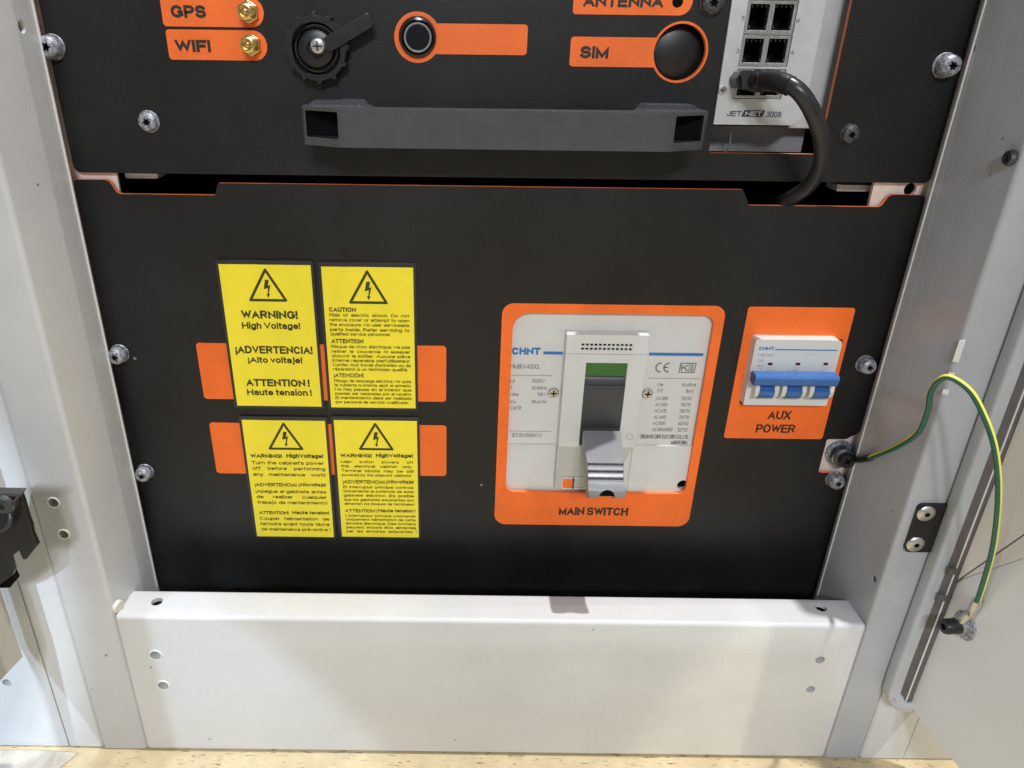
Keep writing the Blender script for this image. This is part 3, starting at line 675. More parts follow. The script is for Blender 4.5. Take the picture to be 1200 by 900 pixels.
warning_label(3, [(282.7, 491.3), (380, 491.6), (392.8, 627.9), (303.2, 626.8)],
    'lower left yellow warning label about turning the cabinet power off before maintenance',
    [('WARNING!', 133, 340, 319, 26), ('HighVoltage!', 370, 612, 319, 26), ('¡ADVERTENCIA!', 163, 437, 507, 23), ('¡Altovoltaje!', 450, 630, 507, 23),
     ('ATTENTION!', 190, 385, 691, 22), ('Haute tension!', 410, 652, 691, 22)],
    B_([("Turn the cabinet's power", 140, 617, 363), ('off before performing', 147, 625, 400), ('any maintenance work!', 152, 628, 440)], 22) +
    B_([('¡Apague el gabinete antes', 168, 632, 551), ('de realizar cualquier', 175, 637, 587), ('trabajo de mantenimiento!', 180, 640, 624)], 21) +
    B_([("Couper l'alimentation de", 195, 652, 730), ("l'armoire avant toute tâche", 200, 655, 765), ('de maintenance préventive !', 207, 660, 800)], 20),
    [(345, 79), (247, 265), (488, 266)])
warning_label(4, [(390, 491.3), (487.5, 492.2), (492, 627.9), (402.7, 627.6)],
    'lower right yellow warning label saying the main switch powers off this cabinet only',
    [('WARNING!', 78, 285, 316, 25), ('HighVoltage!', 312, 555, 316, 25), ('¡ADVERTENCIA!', 95, 370, 488, 23), ('¡Altovoltaje!', 380, 562, 488, 23),
     ('ATTENTION !', 110, 320, 678, 22), ('Haute tension !', 328, 572, 678, 22)],
    B_([('Main switch powers off', 82, 558, 355), ('this electrical cabinet only.', 83, 553, 384), ('Terminal blocks may be still', 85, 560, 414), ('powered by the adjacent cabinets!', 88, 545, 442)], 18) +
    B_([('El interruptor principal controla', 97, 560, 521), ('únicamente la potencia de este', 99, 561, 548), ('gabinete eléctrico. ¡Es posible', 101, 563, 576),
        ('que los gabinetes adyacentes aún', 103, 564, 604), ('alimenten los bloques de terminales!', 105, 566, 631)], 17) +
    B_([("L'interrupteur principal commande", 112, 573, 709), ("uniquement l'alimentation de cette", 114, 574, 734), ('armoire électrique. Des borniers', 116, 575, 760),
        ('peuvent encore être alimentés', 118, 577, 786), ('par les armoires adjacentes !', 120, 580, 812)], 16),
    [(305, 81), (195, 268), (435, 268)])

# ================================================================ screws
def star(cx_, cz_, r, n=6, k=.62, m_=4):
    pts = []
    for i in range(n*m_*2):
        a = 2*math.pi*i/(n*m_*2); rr = r*(k+(1-k)*(.5+.5*math.cos(n*a)))
        pts.append((cx_+rr*math.cos(a), cz_+rr*math.sin(a)))
    return pts
def screw(px, py, size, label, group, mt='zinc', base=0, washer=True, tall=5.0, name='torx_screw', shank=0):
    x, z = P(px, py, base+tall)
    t = thing(name, (x, -base, z), label, 'screw', group)
    r = size*.9
    if washer:
        obj('washer', lathe([(0, 0), (r*1.12, 0), (r*1.15, .4), (r*1.1, 1.0), (0, 1.0)], (x, -base-.05, z), n=28), M[mt], t, smooth=True)
    if shank: obj('collar', lathe([(0, 0), (r*.8, 0), (r*.85, shank), (0, shank)], (x, -base-.8, z), n=24), M['dark_zinc'], t, smooth=True)
    b0 = base+.9+shank*.6
    hd = bmesh.new()
    hole = star(x, z, r*.42)
    n = len(hole)
    # domed head with a star socket: rings from the socket's edge out to the rim
    rings = []
    prof = [(None, tall), (.62, tall), (.86, tall*.86), (1.0, tall*.5), (1.0, 0)]
    def ang(p): return math.atan2(p[1]-z, p[0]-x)
    for fr, h in prof:
        if fr is None: rings.append([hd.verts.new((p[0], -(b0+h), p[1])) for p in hole])
        else: rings.append([hd.verts.new((x+r*fr*math.cos(ang(p)), -(b0+h), z+r*fr*math.sin(ang(p)))) for p in hole])
    for a, b in zip(rings, rings[1:]):
        for i in range(n): hd.faces.new((a[i], a[(i+1) % n], b[(i+1) % n], b[i]))
    obj('head', hd, M[mt], t, smooth=True)
    obj('socket', prism(star(x, z, r*.425), b0, b0+tall*.35), M['void'], t)
    sw = bmesh.new(); rg = [[sw.verts.new((p[0], -(b0+h), p[1])) for p in hole] for h in (tall*.3, tall)]
    for i in range(n): sw.faces.new((rg[0][i], rg[0][(i+1) % n], rg[1][(i+1) % n], rg[1][i]))
    obj('socket_wall', sw, M['dark_zinc'], t)
    return t
PG = 'star screws fixing the black panels'
screw(56, 55, 7.0, 'silvery star screw in the upper left corner of the upper panel, beside the post', PG, tall=6.5, shank=3)
screw(172, 143, 6.4, 'mottled silver star screw on the upper panel, left of the pull handle', PG, tall=4)
screw(1114, 77, 7.0, 'silvery star screw at the upper right of the upper panel, touching the right post', PG, tall=6.5, shank=3)
screw(998, 158, 6.0, 'dull black star screw just right of the thick black cable', 'dark star screws', 'dark_zinc', tall=3)
screw(836.5, 3, 7.2, 'dark screw at the top edge, between the ANTENNA field and the ports', 'dark star screws', 'dark_zinc', tall=4)
screw(136, 418, 6.6, 'silvery star screw by the left post, level with the upper orange strip', PG, tall=6.5, shank=3)
screw(167, 557, 6.4, 'silvery star screw by the left post, level with the lower orange strip', PG, tall=6, shank=2.5)
screw(1018, 430, 6.4, 'greyish star screw between the AUX POWER field and the right post', PG, tall=6, shank=2)
screw(981.5, 566, 6.6, 'pale star screw directly under the grounding bolt', PG, tall=6, shank=2)

# ================================================================ grounding bolt and wire
gxc, gzc = P(986, 533, 0)
gb = thing('grounding_bolt', (gxc, 0, gzc), 'large dark bolt with grey washer in the cut-out, holding the ground wire', 'bolt')
obj('washer', lathe([(0, -4.4), (10.2, -4.4), (10.4, -4), (10.2, -2.6), (0, -2.6)], (gxc, 0, gzc), n=36), M['zinc'], gb, smooth=True)
obj('spring_washer', lathe([(0, -2.6), (7, -2.6), (7, 2.5), (0, 2.5)], (gxc, 0, gzc), n=30), M['soft_black'], gb, smooth=True)
obj('collar', lathe([(0, 2.5), (7.6, 2.5), (7.8, 5), (6.6, 6), (0, 6)], (gxc, 0, gzc), n=30), M['dark_zinc'], gb, smooth=True)
hb = prism(circle(gxc, gzc, 5.6, 30), 6, 10.5, holes=[star(gxc, gzc, 2.9)])
obj('head', hb, M['soft_black'], gb, bevel=.6)
obj('socket', prism(star(gxc, gzc, 2.95), 6, 9), M['void'], gb)
e0 = V(1000, 538, 9); e1 = V(1017, 537.5, 16)
lug = obj('ring_lug', prism(roundpoly([(gxc-8, gzc-5.5), (gxc+14, gzc-5.5), (gxc+14, gzc+3), (gxc-8, gzc+3)], 3), 2.6, 3.6), M['steel'], gb, bevel=.3)
gw = thing('ground_wire', (gxc, -3, gzc), 'green and yellow ground wire arching from the grounding bolt to the open right door', 'wire')
scr = Pdoor(1131, 733, 0)                     # foot of the screw on the door
dn_ = Vector((-DOORV.y, -DOORV.x, 0))         # door normal in world, towards the cabinet's middle
pts_px = [(1017, 537, 26), (1035, 530.5, 40), (1052.7, 522.8, 55), (1075.8, 507, 72), (1087.4, 481, 80), (1090.5, 461, 84), (1100, 446, 90), (1114, 442.5, 95),
          (1136.5, 457.8, 102), (1153, 486.7, 108), (1165, 521.4, 113), (1170, 562, 115), (1169, 602, 115), (1163.5, 643, 112), (1154.5, 676.7, 108), (1144.5, 708, 103)]
wp = spline([V(*p) for p in pts_px], 8)
n_ = 16
wb = tube(wp, 1.8, n_, stripe=(9, 10, 11))
obj('insulation', wb, [M['wire_green'], M['wire_yellow']], gw, smooth=True)
obj('crimp_barrel', tube([V(1000, 538, 8), V(1007, 539, 16), V(1020, 536, 28)], [2.6, 2.3, 2.7], 12), M['soft_black'], gw, smooth=True)
pe = V(1144.5, 708, 103)
lugc = scr+dn_*5.5
obj('crimp_barrel', tube(spline([V(1146, 704, 103.5), V(1141, 714, 102), V(1137, 722, 100)], 4), [3.0]*9, 14), M['steel'], gw, smooth=True)
obj('ring_lug', tube([V(1139, 718, 100.5), lugc+Vector((0, 0, 3)), lugc+Vector((0, 0, 1))], [3.0, 3.2, 3.0], 10), M['steel'], gw, smooth=True)
obj('ring_lug', lathe([(0, 4.8), (6, 4.8), (6.1, 6.0), (0, 6.0)], scr, dn_, 28), M['steel'], gw, smooth=True)

# ================================================================ pull handle
hd = thing('pull_handle', (P(590, 148)[0], 0, P(590, 148)[1]), 'wide textured black pull handle with square pockets at both ends', 'handle')
DH = 40
tl, tr2, br2, bl2 = P(352, 131, DH), P(830, 138, DH), P(824, 178, DH), P(356, 170.5, DH)
hL, hR = (P(351.5, 131, 26)[0]+P(356, 170.5, 26)[0])/2, (P(830, 138, 26)[0]+P(824, 178, 26)[0])/2; hT, hB = P(590, 129.5, DH)[1], P(590, 175.5, DH)[1]
# rounded bar with end pockets
pk = 19.0; ph0 = hB+4.5; ph1 = hT-2.0
p1 = [(hL+3, ph0), (hL+3+pk+1.5, ph0), (hL+3+pk+1.5, ph1), (hL+3, ph1)]
p2 = [(hR-3-pk, ph0), (hR-3, ph0), (hR-3, ph1), (hR-3-pk, ph1)]
# plan profile: feet on the panel, bar arched forward
plan = [(hL, 0), (hL+36, 0), (hL+44, 26), (hR-44, 26), (hR-36, 0), (hR, 0), (hR, 26), (hR-24, DH), (hL+24, DH), (hL, 26)]
bar = prism(roundpoly(plan, [1, 1, 6, 6, 1, 1, 5, 12, 12, 5], 5), hB, hT, axis='z')
hb_ = obj('grip_bar', bar, M['handle'], hd, bevel=3.6, seg=5, angle=50)
cut(hb_, [prism(roundpoly(p1, .8), 12, 60), prism(roundpoly(p2, .8), 12, 60)])
for pp in (p1, p2):
    obj('pocket_shade', prism(pp, 12.05, 23), M['void'], hd)  # black filler standing in for the shade deep in the pockets
# raised shoulders of the feet against the panel
for sx, xa in ((1, hL), (-1, hR)):
    pz = [(xa, hT-2), (xa+sx*38, hT-2), (xa+sx*34, hT+2.6), (xa+sx*6, hT+2.6)]
    obj('foot_shoulder', prism(roundpoly(pz, 1.0, 3), 0, 16), M['handle'], hd, bevel=1.2, seg=3)

# ================================================================ connectors on the upper panel
def sma(px, py, label):
    x, z = P(px+3, py+1, 2)
    t = thing('antenna_connector', (x, 0, z), label, 'connector', 'gold antenna connectors')
    obj('hex_nut', prism([(x+6.4*math.cos(math.pi/6+i*math.pi/3), z+6.4*math.sin(math.pi/6+i*math.pi/3)) for i in range(6)], .25, 3.4), M['gold'], t, bevel=.7)
    prof = [(4.2, 3.4)]
    h = 3.4
    for i in range(7): prof += [(4.3, h+.1), (3.85, h+.55), (4.3, h+1.0)]; h += 1.05
    prof += [(3.6, h+.3), (2.9, h+.3), (2.8, h-3), (0, h-3)]
    obj('threaded_barrel', lathe(prof, (x, 0, z), n=24), M['gold'], t, smooth=True)
    obj('centre_pin', lathe([(0, h-3), (1.3, h-3), (1.2, h-.4), (0, h-.1)], (x, 0, z), n=12), M['gold'], t, smooth=True)
sma(288, 13, 'gold threaded antenna socket on the orange field marked GPS')
sma(291, 51.5, 'gold threaded antenna socket on the orange field marked WIFI')
# capped round connector
x, z = P(371, 57, 8)
t = thing('capped_connector', (x, 0, z), 'black knurled round connector cap with a bright cross screw and a rubber strap', 'connector')
lob = []
for i in range(144):
    a = 2*math.pi*i/144; rr = 17.3+(1.7 if (i % 12) < 3 else 0.0); lob.append((x+rr*math.cos(a), z+rr*math.sin(a)))
obj('knurled_ring', prism(lob, 0.2, 10, holes=[circle(x, z, 14.0, 48)]), M['soft_black'], t, bevel=.5)
obj('inner_ring', lathe([(13.9, 1), (13.9, 6), (12.8, 8), (11.8, 8), (11.4, 4), (10.2, 4), (9.8, 9.5), (8, 10.2), (5.2, 10.4), (5.0, 8), (0, 8)], (x, 0, z), n=48), M['soft_black'], t, smooth=True)
for a0, a1 in ((115, 160), (-70, -10), (205, 245)):
    pts = [(x+12.6*math.cos(math.radians(a0+(a1-a0)*k/8)), z+12.6*math.sin(math.radians(a0+(a1-a0)*k/8))) for k in range(9)]
    pts += [(x+14.6*math.cos(math.radians(a1-(a1-a0)*k/8)), z+14.6*math.sin(math.radians(a1-(a1-a0)*k/8))) for k in range(9)]
    obj('slot', prism(pts, 8.2, 10.15), M['void'], t)
hx, hz = P(372, 54, 14)
obj('centre_screw', lathe([(0, 8), (4.6, 8), (4.8, 12.5), (3.8, 14.2), (0, 15)], (hx, 0, hz), n=28), M['steel'], t, smooth=True)
for dx, dz in ((2.6, .5), (.5, 2.6)): obj('cross_slot', prism([(hx-dx, hz-dz), (hx+dx, hz-dz), (hx+dx, hz+dz), (hx-dx, hz+dz)], 14.2, 15.05), M['dark_zinc'], t)
a = Vector((*P(380, 55, 13), 0)); b = Vector((*P(436, 22, 10), 0)); u = (b-a).normalized(); nn = Vector((-u.y, u.x, 0))*4.2
poly = [tuple((a-nn*.9)[:2]), tuple((b-nn*.9)[:2]), tuple((b+nn)[:2]), tuple((a+nn)[:2])]
obj('strap', prism(roundpoly(poly, 2.5, 4), 9.5, 12.5), M['soft_black'], t, bevel=.7)
# round push button
x, z = P(489.5, 44, 2)
t = thing('push_button', (x, 0, z), 'round glossy black button inside the orange ring with the blank orange tab', 'button')
obj('bezel', lathe([(11.0, -2), (11.0, .8), (10.4, 2.6), (9.4, 2.8), (8.6, -.5), (8.2, -.5)], (x, 0, z), n=48), M['gloss'], t, smooth=True)
obj('cap_ring', lathe([(8.2, -.6), (8.2, 2.2), (7.9, 2.6), (7.2, 2.6), (7.0, 2.0), (6.9, 1.6)], (x, 0, z), n=48), M['lever'], t, smooth=True)
obj('cap', lathe([(0, 1.7), (5, 1.6), (6.95, 1.4), (6.95, -1)], (x, 0, z), n=48), M['gloss'], t, smooth=True)
obj('index_mark', box(x-.4, x+.4, 2.85, 3.1, z+9.0, z+11.0), M['steel'], t)
# ================================================================ network switch
W4 = lambda x, y: (820+x/3.158, y/3.158)
sL = (P(855.5, 0)[0]+P(836.5, 144.7)[0])/2; sR = (P(965.7, 6)[0]+P(940, 136)[0])/2
sB = P(880, 146)[1]
ns = thing('network_switch', ((sL+sR)/2, 0, sB), 'silver network switch with square port openings, set in the window at the top right', 'network switch')
fp = roundpoly([(sL, sB), (sR-6, sB), (sR, sB+6), (sR, 70), (sL, 70)], [.5, .6, .6, .5, .5], 3)
def prt(a, b, c, e): # zoom box -> rect
    q = [P(*W4(a, c), 1), P(*W4(b, c), 1), P(*W4(b, e), 1), P(*W4(a, e), 1)]
    return ((q[0][0]+q[3][0])/2, (q[1][0]+q[2][0])/2, q[2][1], q[0][1])
blk = []
pc = [prt(185, 252, 14, 112), prt(278, 347, 14, 112), prt(162, 232, 142, 232), prt(252, 322, 142, 232), prt(140, 208, 268, 352), prt(222, 290, 268, 352)]
# straighten the two port columns
xA = sum(p[0] for p in pc[::2])/3; wA = sum(p[1]-p[0] for p in pc)/6; xB = sum(p[0] for p in pc[1::2])/3
hts = [(p[2], p[3]) for p in pc[::2]]
ports = [(xc, xc+wA, z0, z1) for z0, z1 in hts for xc in (xA, xB)]
blocks = []
for z0, z1 in hts: blocks.append((xA-1.8, xB+wA+1.8, z0-1.8, z1+1.8))
fpo = obj('faceplate', prism(fp, .3, 1.8, holes=[[(b[0]-.3, b[2]-.3), (b[1]+.3, b[2]-.3), (b[1]+.3, b[3]+.3), (b[0]-.3, b[3]+.3)] for b in blocks]), M['silver'], ns, bevel=.3)
for b in blocks:
    hs = [[(p[0], p[2]), (p[1], p[2]), (p[1], p[3]), (p[0], p[3])] for p in ports if p[2] > b[2] and p[3] < b[3]]
    jb = obj('port_block', prism([(b[0], b[2]), (b[1], b[2]), (b[1], b[3]), (b[0], b[3])], -14, 1.4, holes=hs), M['steel'], ns, bevel=.25)
    obj('port_back', prism([(b[0], b[2]), (b[1], b[2]), (b[1], b[3]), (b[0], b[3])], -15, -14.1), M['void'], ns)
for p in ports:
    w_ = p[1]-p[0]
    obj('port', prism([(p[0]+.15, p[2]+.15), (p[1]-.15, p[2]+.15), (p[1]-.15, p[3]-.15), (p[0]+.15, p[3]-.15)], -13, -.6, holes=[[(p[0]+1.0, p[2]+1.4), (p[1]-1.0, p[2]+1.4), (p[1]-1.0, p[3]-.9), (p[0]+1.0, p[3]-.9)]]), M['void'], ns)
    for k in range(4):
        xk = p[0]+1.6+(w_-3.2)*k/3
        obj('contact', box(xk-.22, xk+.22, -.5, .2, p[3]-1.7, p[3]-.3), M['dark_zinc'], ns)
    for xk in (p[0]+.8, p[1]-.8):
        obj('spring_tab', box(xk-.35, xk+.35, 1.42, 1.9, p[2]+.8, p[2]+2.4), M['dark_zinc'], ns)
words([('5', 868.8, 872.6, 24, 5.2), ('6', 933, 937, 27, 5.2), ('3', 862.5, 866, 62.3, 5.2), ('4', 926, 930, 64, 5.2)], ns, d=2.0, mt='grey_print', bold=.0, name='port_number')
words([('JET', 851.5, 868.5, 136.3, 6.2), ('3008', 897.5, 915, 137.6, 7.0)], ns, d=2.0, mt='navy', bold=.01)
q = [P(868.5, 136.8, 2), P(893, 137.2, 2), P(897, 129.5, 2), P(872.5, 129, 2)]
obj('logo_bar', sheet(q, 2.0), M['navy'], ns)
words([('NET', 873, 892.5, 136, 5.6)], ns, d=2.15, mt='silver', bold=.02)
x, z = P(846.5, 105.5, 2)
obj('faceplate_screw', lathe([(0, 1.8), (2.6, 1.8), (2.5, 2.6), (0, 3)], (x, 0, z), n=20), M['steel'], ns, smooth=True)
for dx, dz in ((1.6, .3), (.3, 1.6)): obj('cross_slot', prism([(x-dx, z-dz), (x+dx, z-dz), (x+dx, z+dz), (x-dx, z+dz)], 2.7, 3.1), M['dark_zinc'], ns)
obj('housing', prism([(sL+4, sB+5), (sR-2, sB+5), (sR-2, 70), (sL+4, 70)], -100, -16), M['dgrey'], ns)
# bright guide plate seen right of the switch
nwR = max(p[0] for p in netwin); nwB = min(p[1] for p in netwin)
gpz = thing('guide_plate', (sR+10, 20, sB), 'bare metal guide plate visible in the window right of the network switch', 'plate')
obj('plate_face', prism([(sR-1, nwB+14), (nwR+6, nwB+14), (nwR+6, 70), (sR-1, 70)], -16, -13.5), M['silver'], gpz, bevel=.5)
obj('bracket', prism([(sL, nwB-2), (nwR, nwB-2), (nwR, nwB+14), (sL, nwB+14)], -30, -26), M['lever'], gpz, bevel=.5)
obj('thin_lead', tube(spline([V(855, 144, -8), V(856, 158, -9), V(855, 170, -8), V(850, 179, -6)], 5), .7, 8), M['seal'], gpz, smooth=True)

# plug and thick cable
nc = thing('network_cable', V(885, 97, 2), 'thick black cable plugged into the lowest port, curving down into the gap', 'cable')
a = P(861.5, 84, 8); b = P(905, 108, 8)
plug_poly = PX((866, 84), (905, 84), (910, 92), (908, 104), (886, 108), (862, 104), (859.5, 93), d=10)
obj('plug', prism(roundpoly(plug_poly, 1.5, 3), -6, 14), M['soft_black'], nc, bevel=1.2, seg=3)
obj('latch', prism(roundpoly(PX((867, 82), (880, 82), (881, 104), (868, 104), d=15), 1, 3), 14, 17.5), M['cable'], nc, bevel=.8)
obj('latch', prism(roundpoly(PX((884, 81.5), (889, 81.5), (888, 105), (883, 105), d=15), 1, 3), 14, 18.5), M['soft_black'], nc, bevel=.6)
cp = spline([V(888, 95, 15), V(903, 94, 26), V(920, 97, 36), V(938, 109, 42), V(953, 133, 42), V(963, 163, 38), V(961.5, 194, 28), V(947, 218, 14), V(928, 231, 2), V(916, 237, -10), V(905, 246, -30)], 8)
N_ = len(cp)
obj('sheath', tube(cp, 4.6, 20), M['cable'], nc, smooth=True)
bt = spline([V(884, 95, 14), V(896, 94, 23), V(912, 95.5, 32), V(926, 101, 38.5)], 5)
obj('strain_relief', tube(bt, [5.8, 6.0, 5.2, 6.0, 5.2, 6.0, 5.2, 5.9, 5.2, 5.8, 5.2, 5.7, 5.2, 5.6, 5.2, 5.4], 18), M['soft_black'], nc, smooth=True)

# ================================================================ main switch
ms = thing('main_switch', (P(715, 470)[0], 4, P(715, 560)[1]), 'white main switch with a grey lever pulled down, in the large orange frame', 'switch')
d0 = -4
xl, xr = min(p[0] for p in mw)-6, max(p[0] for p in mw)+8; zl, zh = min(p[1] for p in mw)-8, max(p[1] for p in mw)+6
hx, hz = P(*W7(713, 707), d0)
obj('housing', prism([(xl, zl), (xr, zl), (xr, zh), (xl, zh)], -60, d0, holes=[circle(hx, hz, 4.2, 24)]), M['plastic'], ms, bevel=.5)
def q7(pts, d): return [P(*W7(x, y), d) for x, y in pts]
# raised cover around the lever
DC = 5
def vrect7(x0t, x1t, yt, x0b, x1b, yb, d):
    a, b, c, e = P(*W7(x0t, yt), d), P(*W7(x1t, yt), d), P(*W7(x1b, yb), d), P(*W7(x0b, yb), d)
    return (a[0]+e[0])/2, (b[0]+c[0])/2, (c[1]+e[1])/2, (a[1]+b[1])/2
cx0, cx1, cz0, cz1 = vrect7(292, 588, 163, 262, 548, 572, DC)
_, _, cb_, _ = vrect7(292, 588, 163, 262, 548, 720, 2)
hx0, hx1, hz0, hz1 = vrect7(360, 508, 266, 340, 486, 560, DC)
cov = roundpoly([(cx0, cz0), (cx1, cz0), (cx1, cz1), (cx0, cz1)], [1, 1, 1, 1], 3)
opening = [(hx0, hz0-1), (hx1, hz0-1), (hx1, hz1), (hx0, hz1)]
# U-shaped cover: the opening runs out at the bottom
upoly = [(cx0, cz0), (hx0, cz0), (hx0, hz1), (hx1, hz1), (hx1, cz0), (cx1, cz0), (cx1, cz1), (cx0, cz1)]
_, _, zv0, zv1 = vrect7(345, 535, 194, 345, 535, 219, DC)
sl = []
vx0, vx1 = P(*W7(346, 205), DC)[0], P(*W7(536, 205), DC)[0]
for r_ in range(2):
    for k in range(12):
        w_ = (vx1-vx0)/12; xk = vx0+w_*k; zk0 = zv0+(zv1-zv0)*(.0 if r_ == 0 else .6)
        sl.append([(xk, zk0), (xk+w_*.66, zk0), (xk+w_*.66, zk0+(zv1-zv0)*.32), (xk, zk0+(zv1-zv0)*.32)])
obj('cover', prism(upoly, d0+.1, DC, holes=sl), M['plastic'], ms, bevel=.35, seg=2)
obj('vent_backing', prism([(vx0-1, zv0-1), (vx1+1, zv0-1), (vx1+1, zv1+1), (vx0-1, zv1+1)], d0+.2, DC-1.5), M['void'], ms)
# seam line across the cover's head
zs = P(*W7(430, 233), DC)[1]
obj('cover_seam', box(cx0+.5, cx1-.4, DC+.02, DC+.12, zs-.2, zs+.2), M['lightgrey_print'], ms)
# lower sloping part
lower = [(cx0, cb_), (cx1-14, cb_), (cx1-.6, cz0-.05), (cx0, cz0-.05)]
obj('lower_cover', prism(roundpoly(lower, [1.5, 1.5, 0, 0], 3), d0+.1, 2), M['plastic_beige'], ms, bevel=.5)
for (xa, xb_, mt) in ((277, 313, 'orange'), (318, 357, 'plastic_beige')):
    a_, b_, c_, e_ = vrect7(xa, xb_, 684, xa, xb_, 717, 2)
    obj('indicator_window', prism([(a_, c_), (b_, c_), (b_, e_), (a_, e_)], 2.02, 2.5), M[mt], ms, bevel=.15)
    obj('window_frame', prism([(a_-1, c_-1), (b_+1, c_-1), (b_+1, e_+1), (a_-1, e_+1)], 2.01, 2.9, holes=[[(a_-.1, c_-.1), (b_+.1, c_-.1), (b_+.1, e_+.1), (a_-.1, e_+.1)]]), M['plastic'], ms)
# lower half of the housing stands a little prouder on the right
a_, b_, c_, e_ = vrect7(548, 745, 566, 548, 745, 760, -3)
obj('lower_step', prism([(cx1+.2, zl), (xr-2, zl), (xr-2, e_), (cx1+.2, e_)], d0+.02, -2.9, holes=[circle(hx, hz, 4.4, 24)]), M['plastic'], ms, bevel=.3)
obj('fixing_hole', prism(circle(hx, hz, 4.3, 24), -8, -7), M['void'], ms)
# inside the opening
obj('slot_floor', prism([(hx0, cz0), (hx1, cz0), (hx1, hz1), (hx0, hz1)], d0+.05, -1), M['dgrey'], ms)
zg = P(*W7(430, 317), 5)[1]
obj('green_flag', prism([(hx0+.1, zg), (hx1-.1, zg), (hx1-.1, hz1-.1), (hx0+.1, hz1-.1)], -1, 2.5), M['green'], ms)
# dark drum behind the lever
prof = []
zt1, zb1 = zg-.3, P(*W7(430, 515), 8)[1]
zc = (zt1+zb1)/2; hh = (zt1-zb1)/2
for k in range(13):
    a = math.pi/2-math.pi*k/12; prof.append((1+3.6*math.cos(a), zc+hh*math.sin(a)))
obj('drum', prism([(-1, zt1)]+prof+[(-1, zb1)], hx0+.3, hx1-.3, axis='x'), M['dgrey'], ms, smooth=True)
zr = P(*W7(430, 357), 7)[1]
obj('drum_rib', prism([(2, zr-1.0), (5.2, zr-1.0), (5.2, zr+1.0), (2, zr+1.0)], hx0+.3, hx1-.3, axis='x'), M['dgrey'], ms, bevel=.4)
# lever: lofted through four sections
secs = [(350, 490, 510, 8, (7, -15)), (355, 494, 560, 24, (22, -15.5)), (366, 498, 630, 43, (39, -15)), (368, 502, 692, 55, (50, -12.5)), (369, 508, 730, 60, (56, -8.5)), (371, 506, 752, 60.5, (59.5, -1.6))]
bm = bmesh.new(); rings = []
for xa, xb_, y, d, (db, dz) in secs:
    (X0, Z0), (X1, Z1) = P(*W7(xa, y), d), P(*W7(xb_, y), d); Z0 = (Z0+Z1)/2
    c4 = [Vector((X0, -d, Z0)), Vector((X1, -d, Z0)), Vector((X1-.4, -db, Z0+dz)), Vector((X0+.4, -db, Z0+dz))]
    rings.append([bm.verts.new(v) for v in c4])
for a, b in zip(rings, rings[1:]):
    for k in range(4): bm.faces.new((a[k], a[(k+1) % 4], b[(k+1) % 4], b[k]))
bm.faces.new(rings[0]); bm.faces.new(rings[-1][::-1])
lv = obj('lever', bm, M['lever'], ms, bevel=.8, seg=2, angle=25)
ccx, ccz = P(*W7(438, 752), 60)
cut(lv, [prism(circle(ccx, ccz-.3, 5.6, 28), 44, 72)])
obj('notch_shade', prism([(ccx+5.3*math.cos(math.pi*k/14), ccz-.6+5.6*math.sin(math.pi*k/14)) for k in range(15)], 57.6, 58.2), M['void'], lv)
for y in (634, 660, 686):
    f_ = (y-630)/62; d = 43+12*f_+.2
    (X0, Z0), (X1, Z1) = P(*W7(368, y), d), P(*W7(499, y), d); Z0 = (Z0+Z1)/2
    obj('grip_rib', prism([(d-2, Z0-1.3), (d+1.5, Z0-2.6), (d+1.5, Z0-.8), (d-.4, Z0+1.4)], X0+.4, X1-.4, axis='x'), M['lever'], lv, bevel=.2)
    obj('grip_groove', prism([(d-1, Z0-.2), (d+1.0, Z0-.2), (d+.6, Z0+1.0), (d-1, Z0+1.0)], X0+.2, X1-.2, axis='x'), M['dark_zinc'], lv)
# lever guard cheek
obj('cheek', prism([(cx0+.0+9, cz0+.2), (hx0-.02, cz0+.2), (hx0-.02, cz0+6), (cx0+9, cz0+6)], DC+.02, DC+.2), M['plastic'], ms)
# cross screws
for px, py in ((245, 377), (588, 380)):
    x, z = P(*W7(px, py), d0+3)
    cs_ = obj('cross_screw', lathe([(0, 0), (4.0, 0), (4.1, 1.4), (3.4, 2.4), (0, 2.9)], (x, -d0, z), n=24), M['steel'], ms, smooth=True)
    for dx, dz in ((2.3, .45), (.45, 2.3)): obj('slot', prism([(x-dx, z-dz), (x+dx, z-dz), (x+dx, z+dz), (x-dx, z+dz)], d0+2.3, d0+3.0), M['void'], cs_)
# print
def w7(lines, mt, bold=0.0, d=d0+.3, name='lettering'):
    out = []
    for s, x0, x1, yb, cp in lines:
        a = W7(x0, yb); b = W7(x1, yb); out.append((s, a[0], b[0], a[1], cp/3.103))
    return words(out, ms, d=d, mt=mt, bold=bold, name=name)
w7([('CHNT', 92, 196, 235, 26)], 'blue_print', .04)
for xa, xb_, y, hgt in ((207, 277, 228, 9),):
    a_ = P(*W7(xa, y), d0); b_ = P(*W7(xb_, y), d0)
    obj('blue_line', box(a_[0], b_[0], d0+.05, d0+.3, a_[1]-1.1, a_[1]+1.1), M['blue_print'], ms)
a_ = P(*W7(591, 232), d0); b_ = P(*W7(788, 234), d0); obj('blue_line', box(a_[0], b_[0], d0+.05, d0+.3, a_[1]-1.1, a_[1]+1.1), M['blue_print'], ms)
w7([('NM8N-400Q', 88, 191, 286, 17)], 'grey_print', 0)
w7([('Ui', 88, 102, 337, 13), ('1000V', 165, 214, 337, 13), ('f', 88, 94, 362, 13), ('50/60Hz', 164, 220, 362, 12), ('Uimp', 87, 118, 385, 12), ('12kV', 184, 220, 385, 12),
    ('Icw', 86, 108, 412, 12), ('5kA/1s', 164, 217, 412, 12), ('Cat B', 85, 126, 434, 12), ('IEC/EN 60947-2', 95, 200, 535, 14)], 'grey_print', 0)
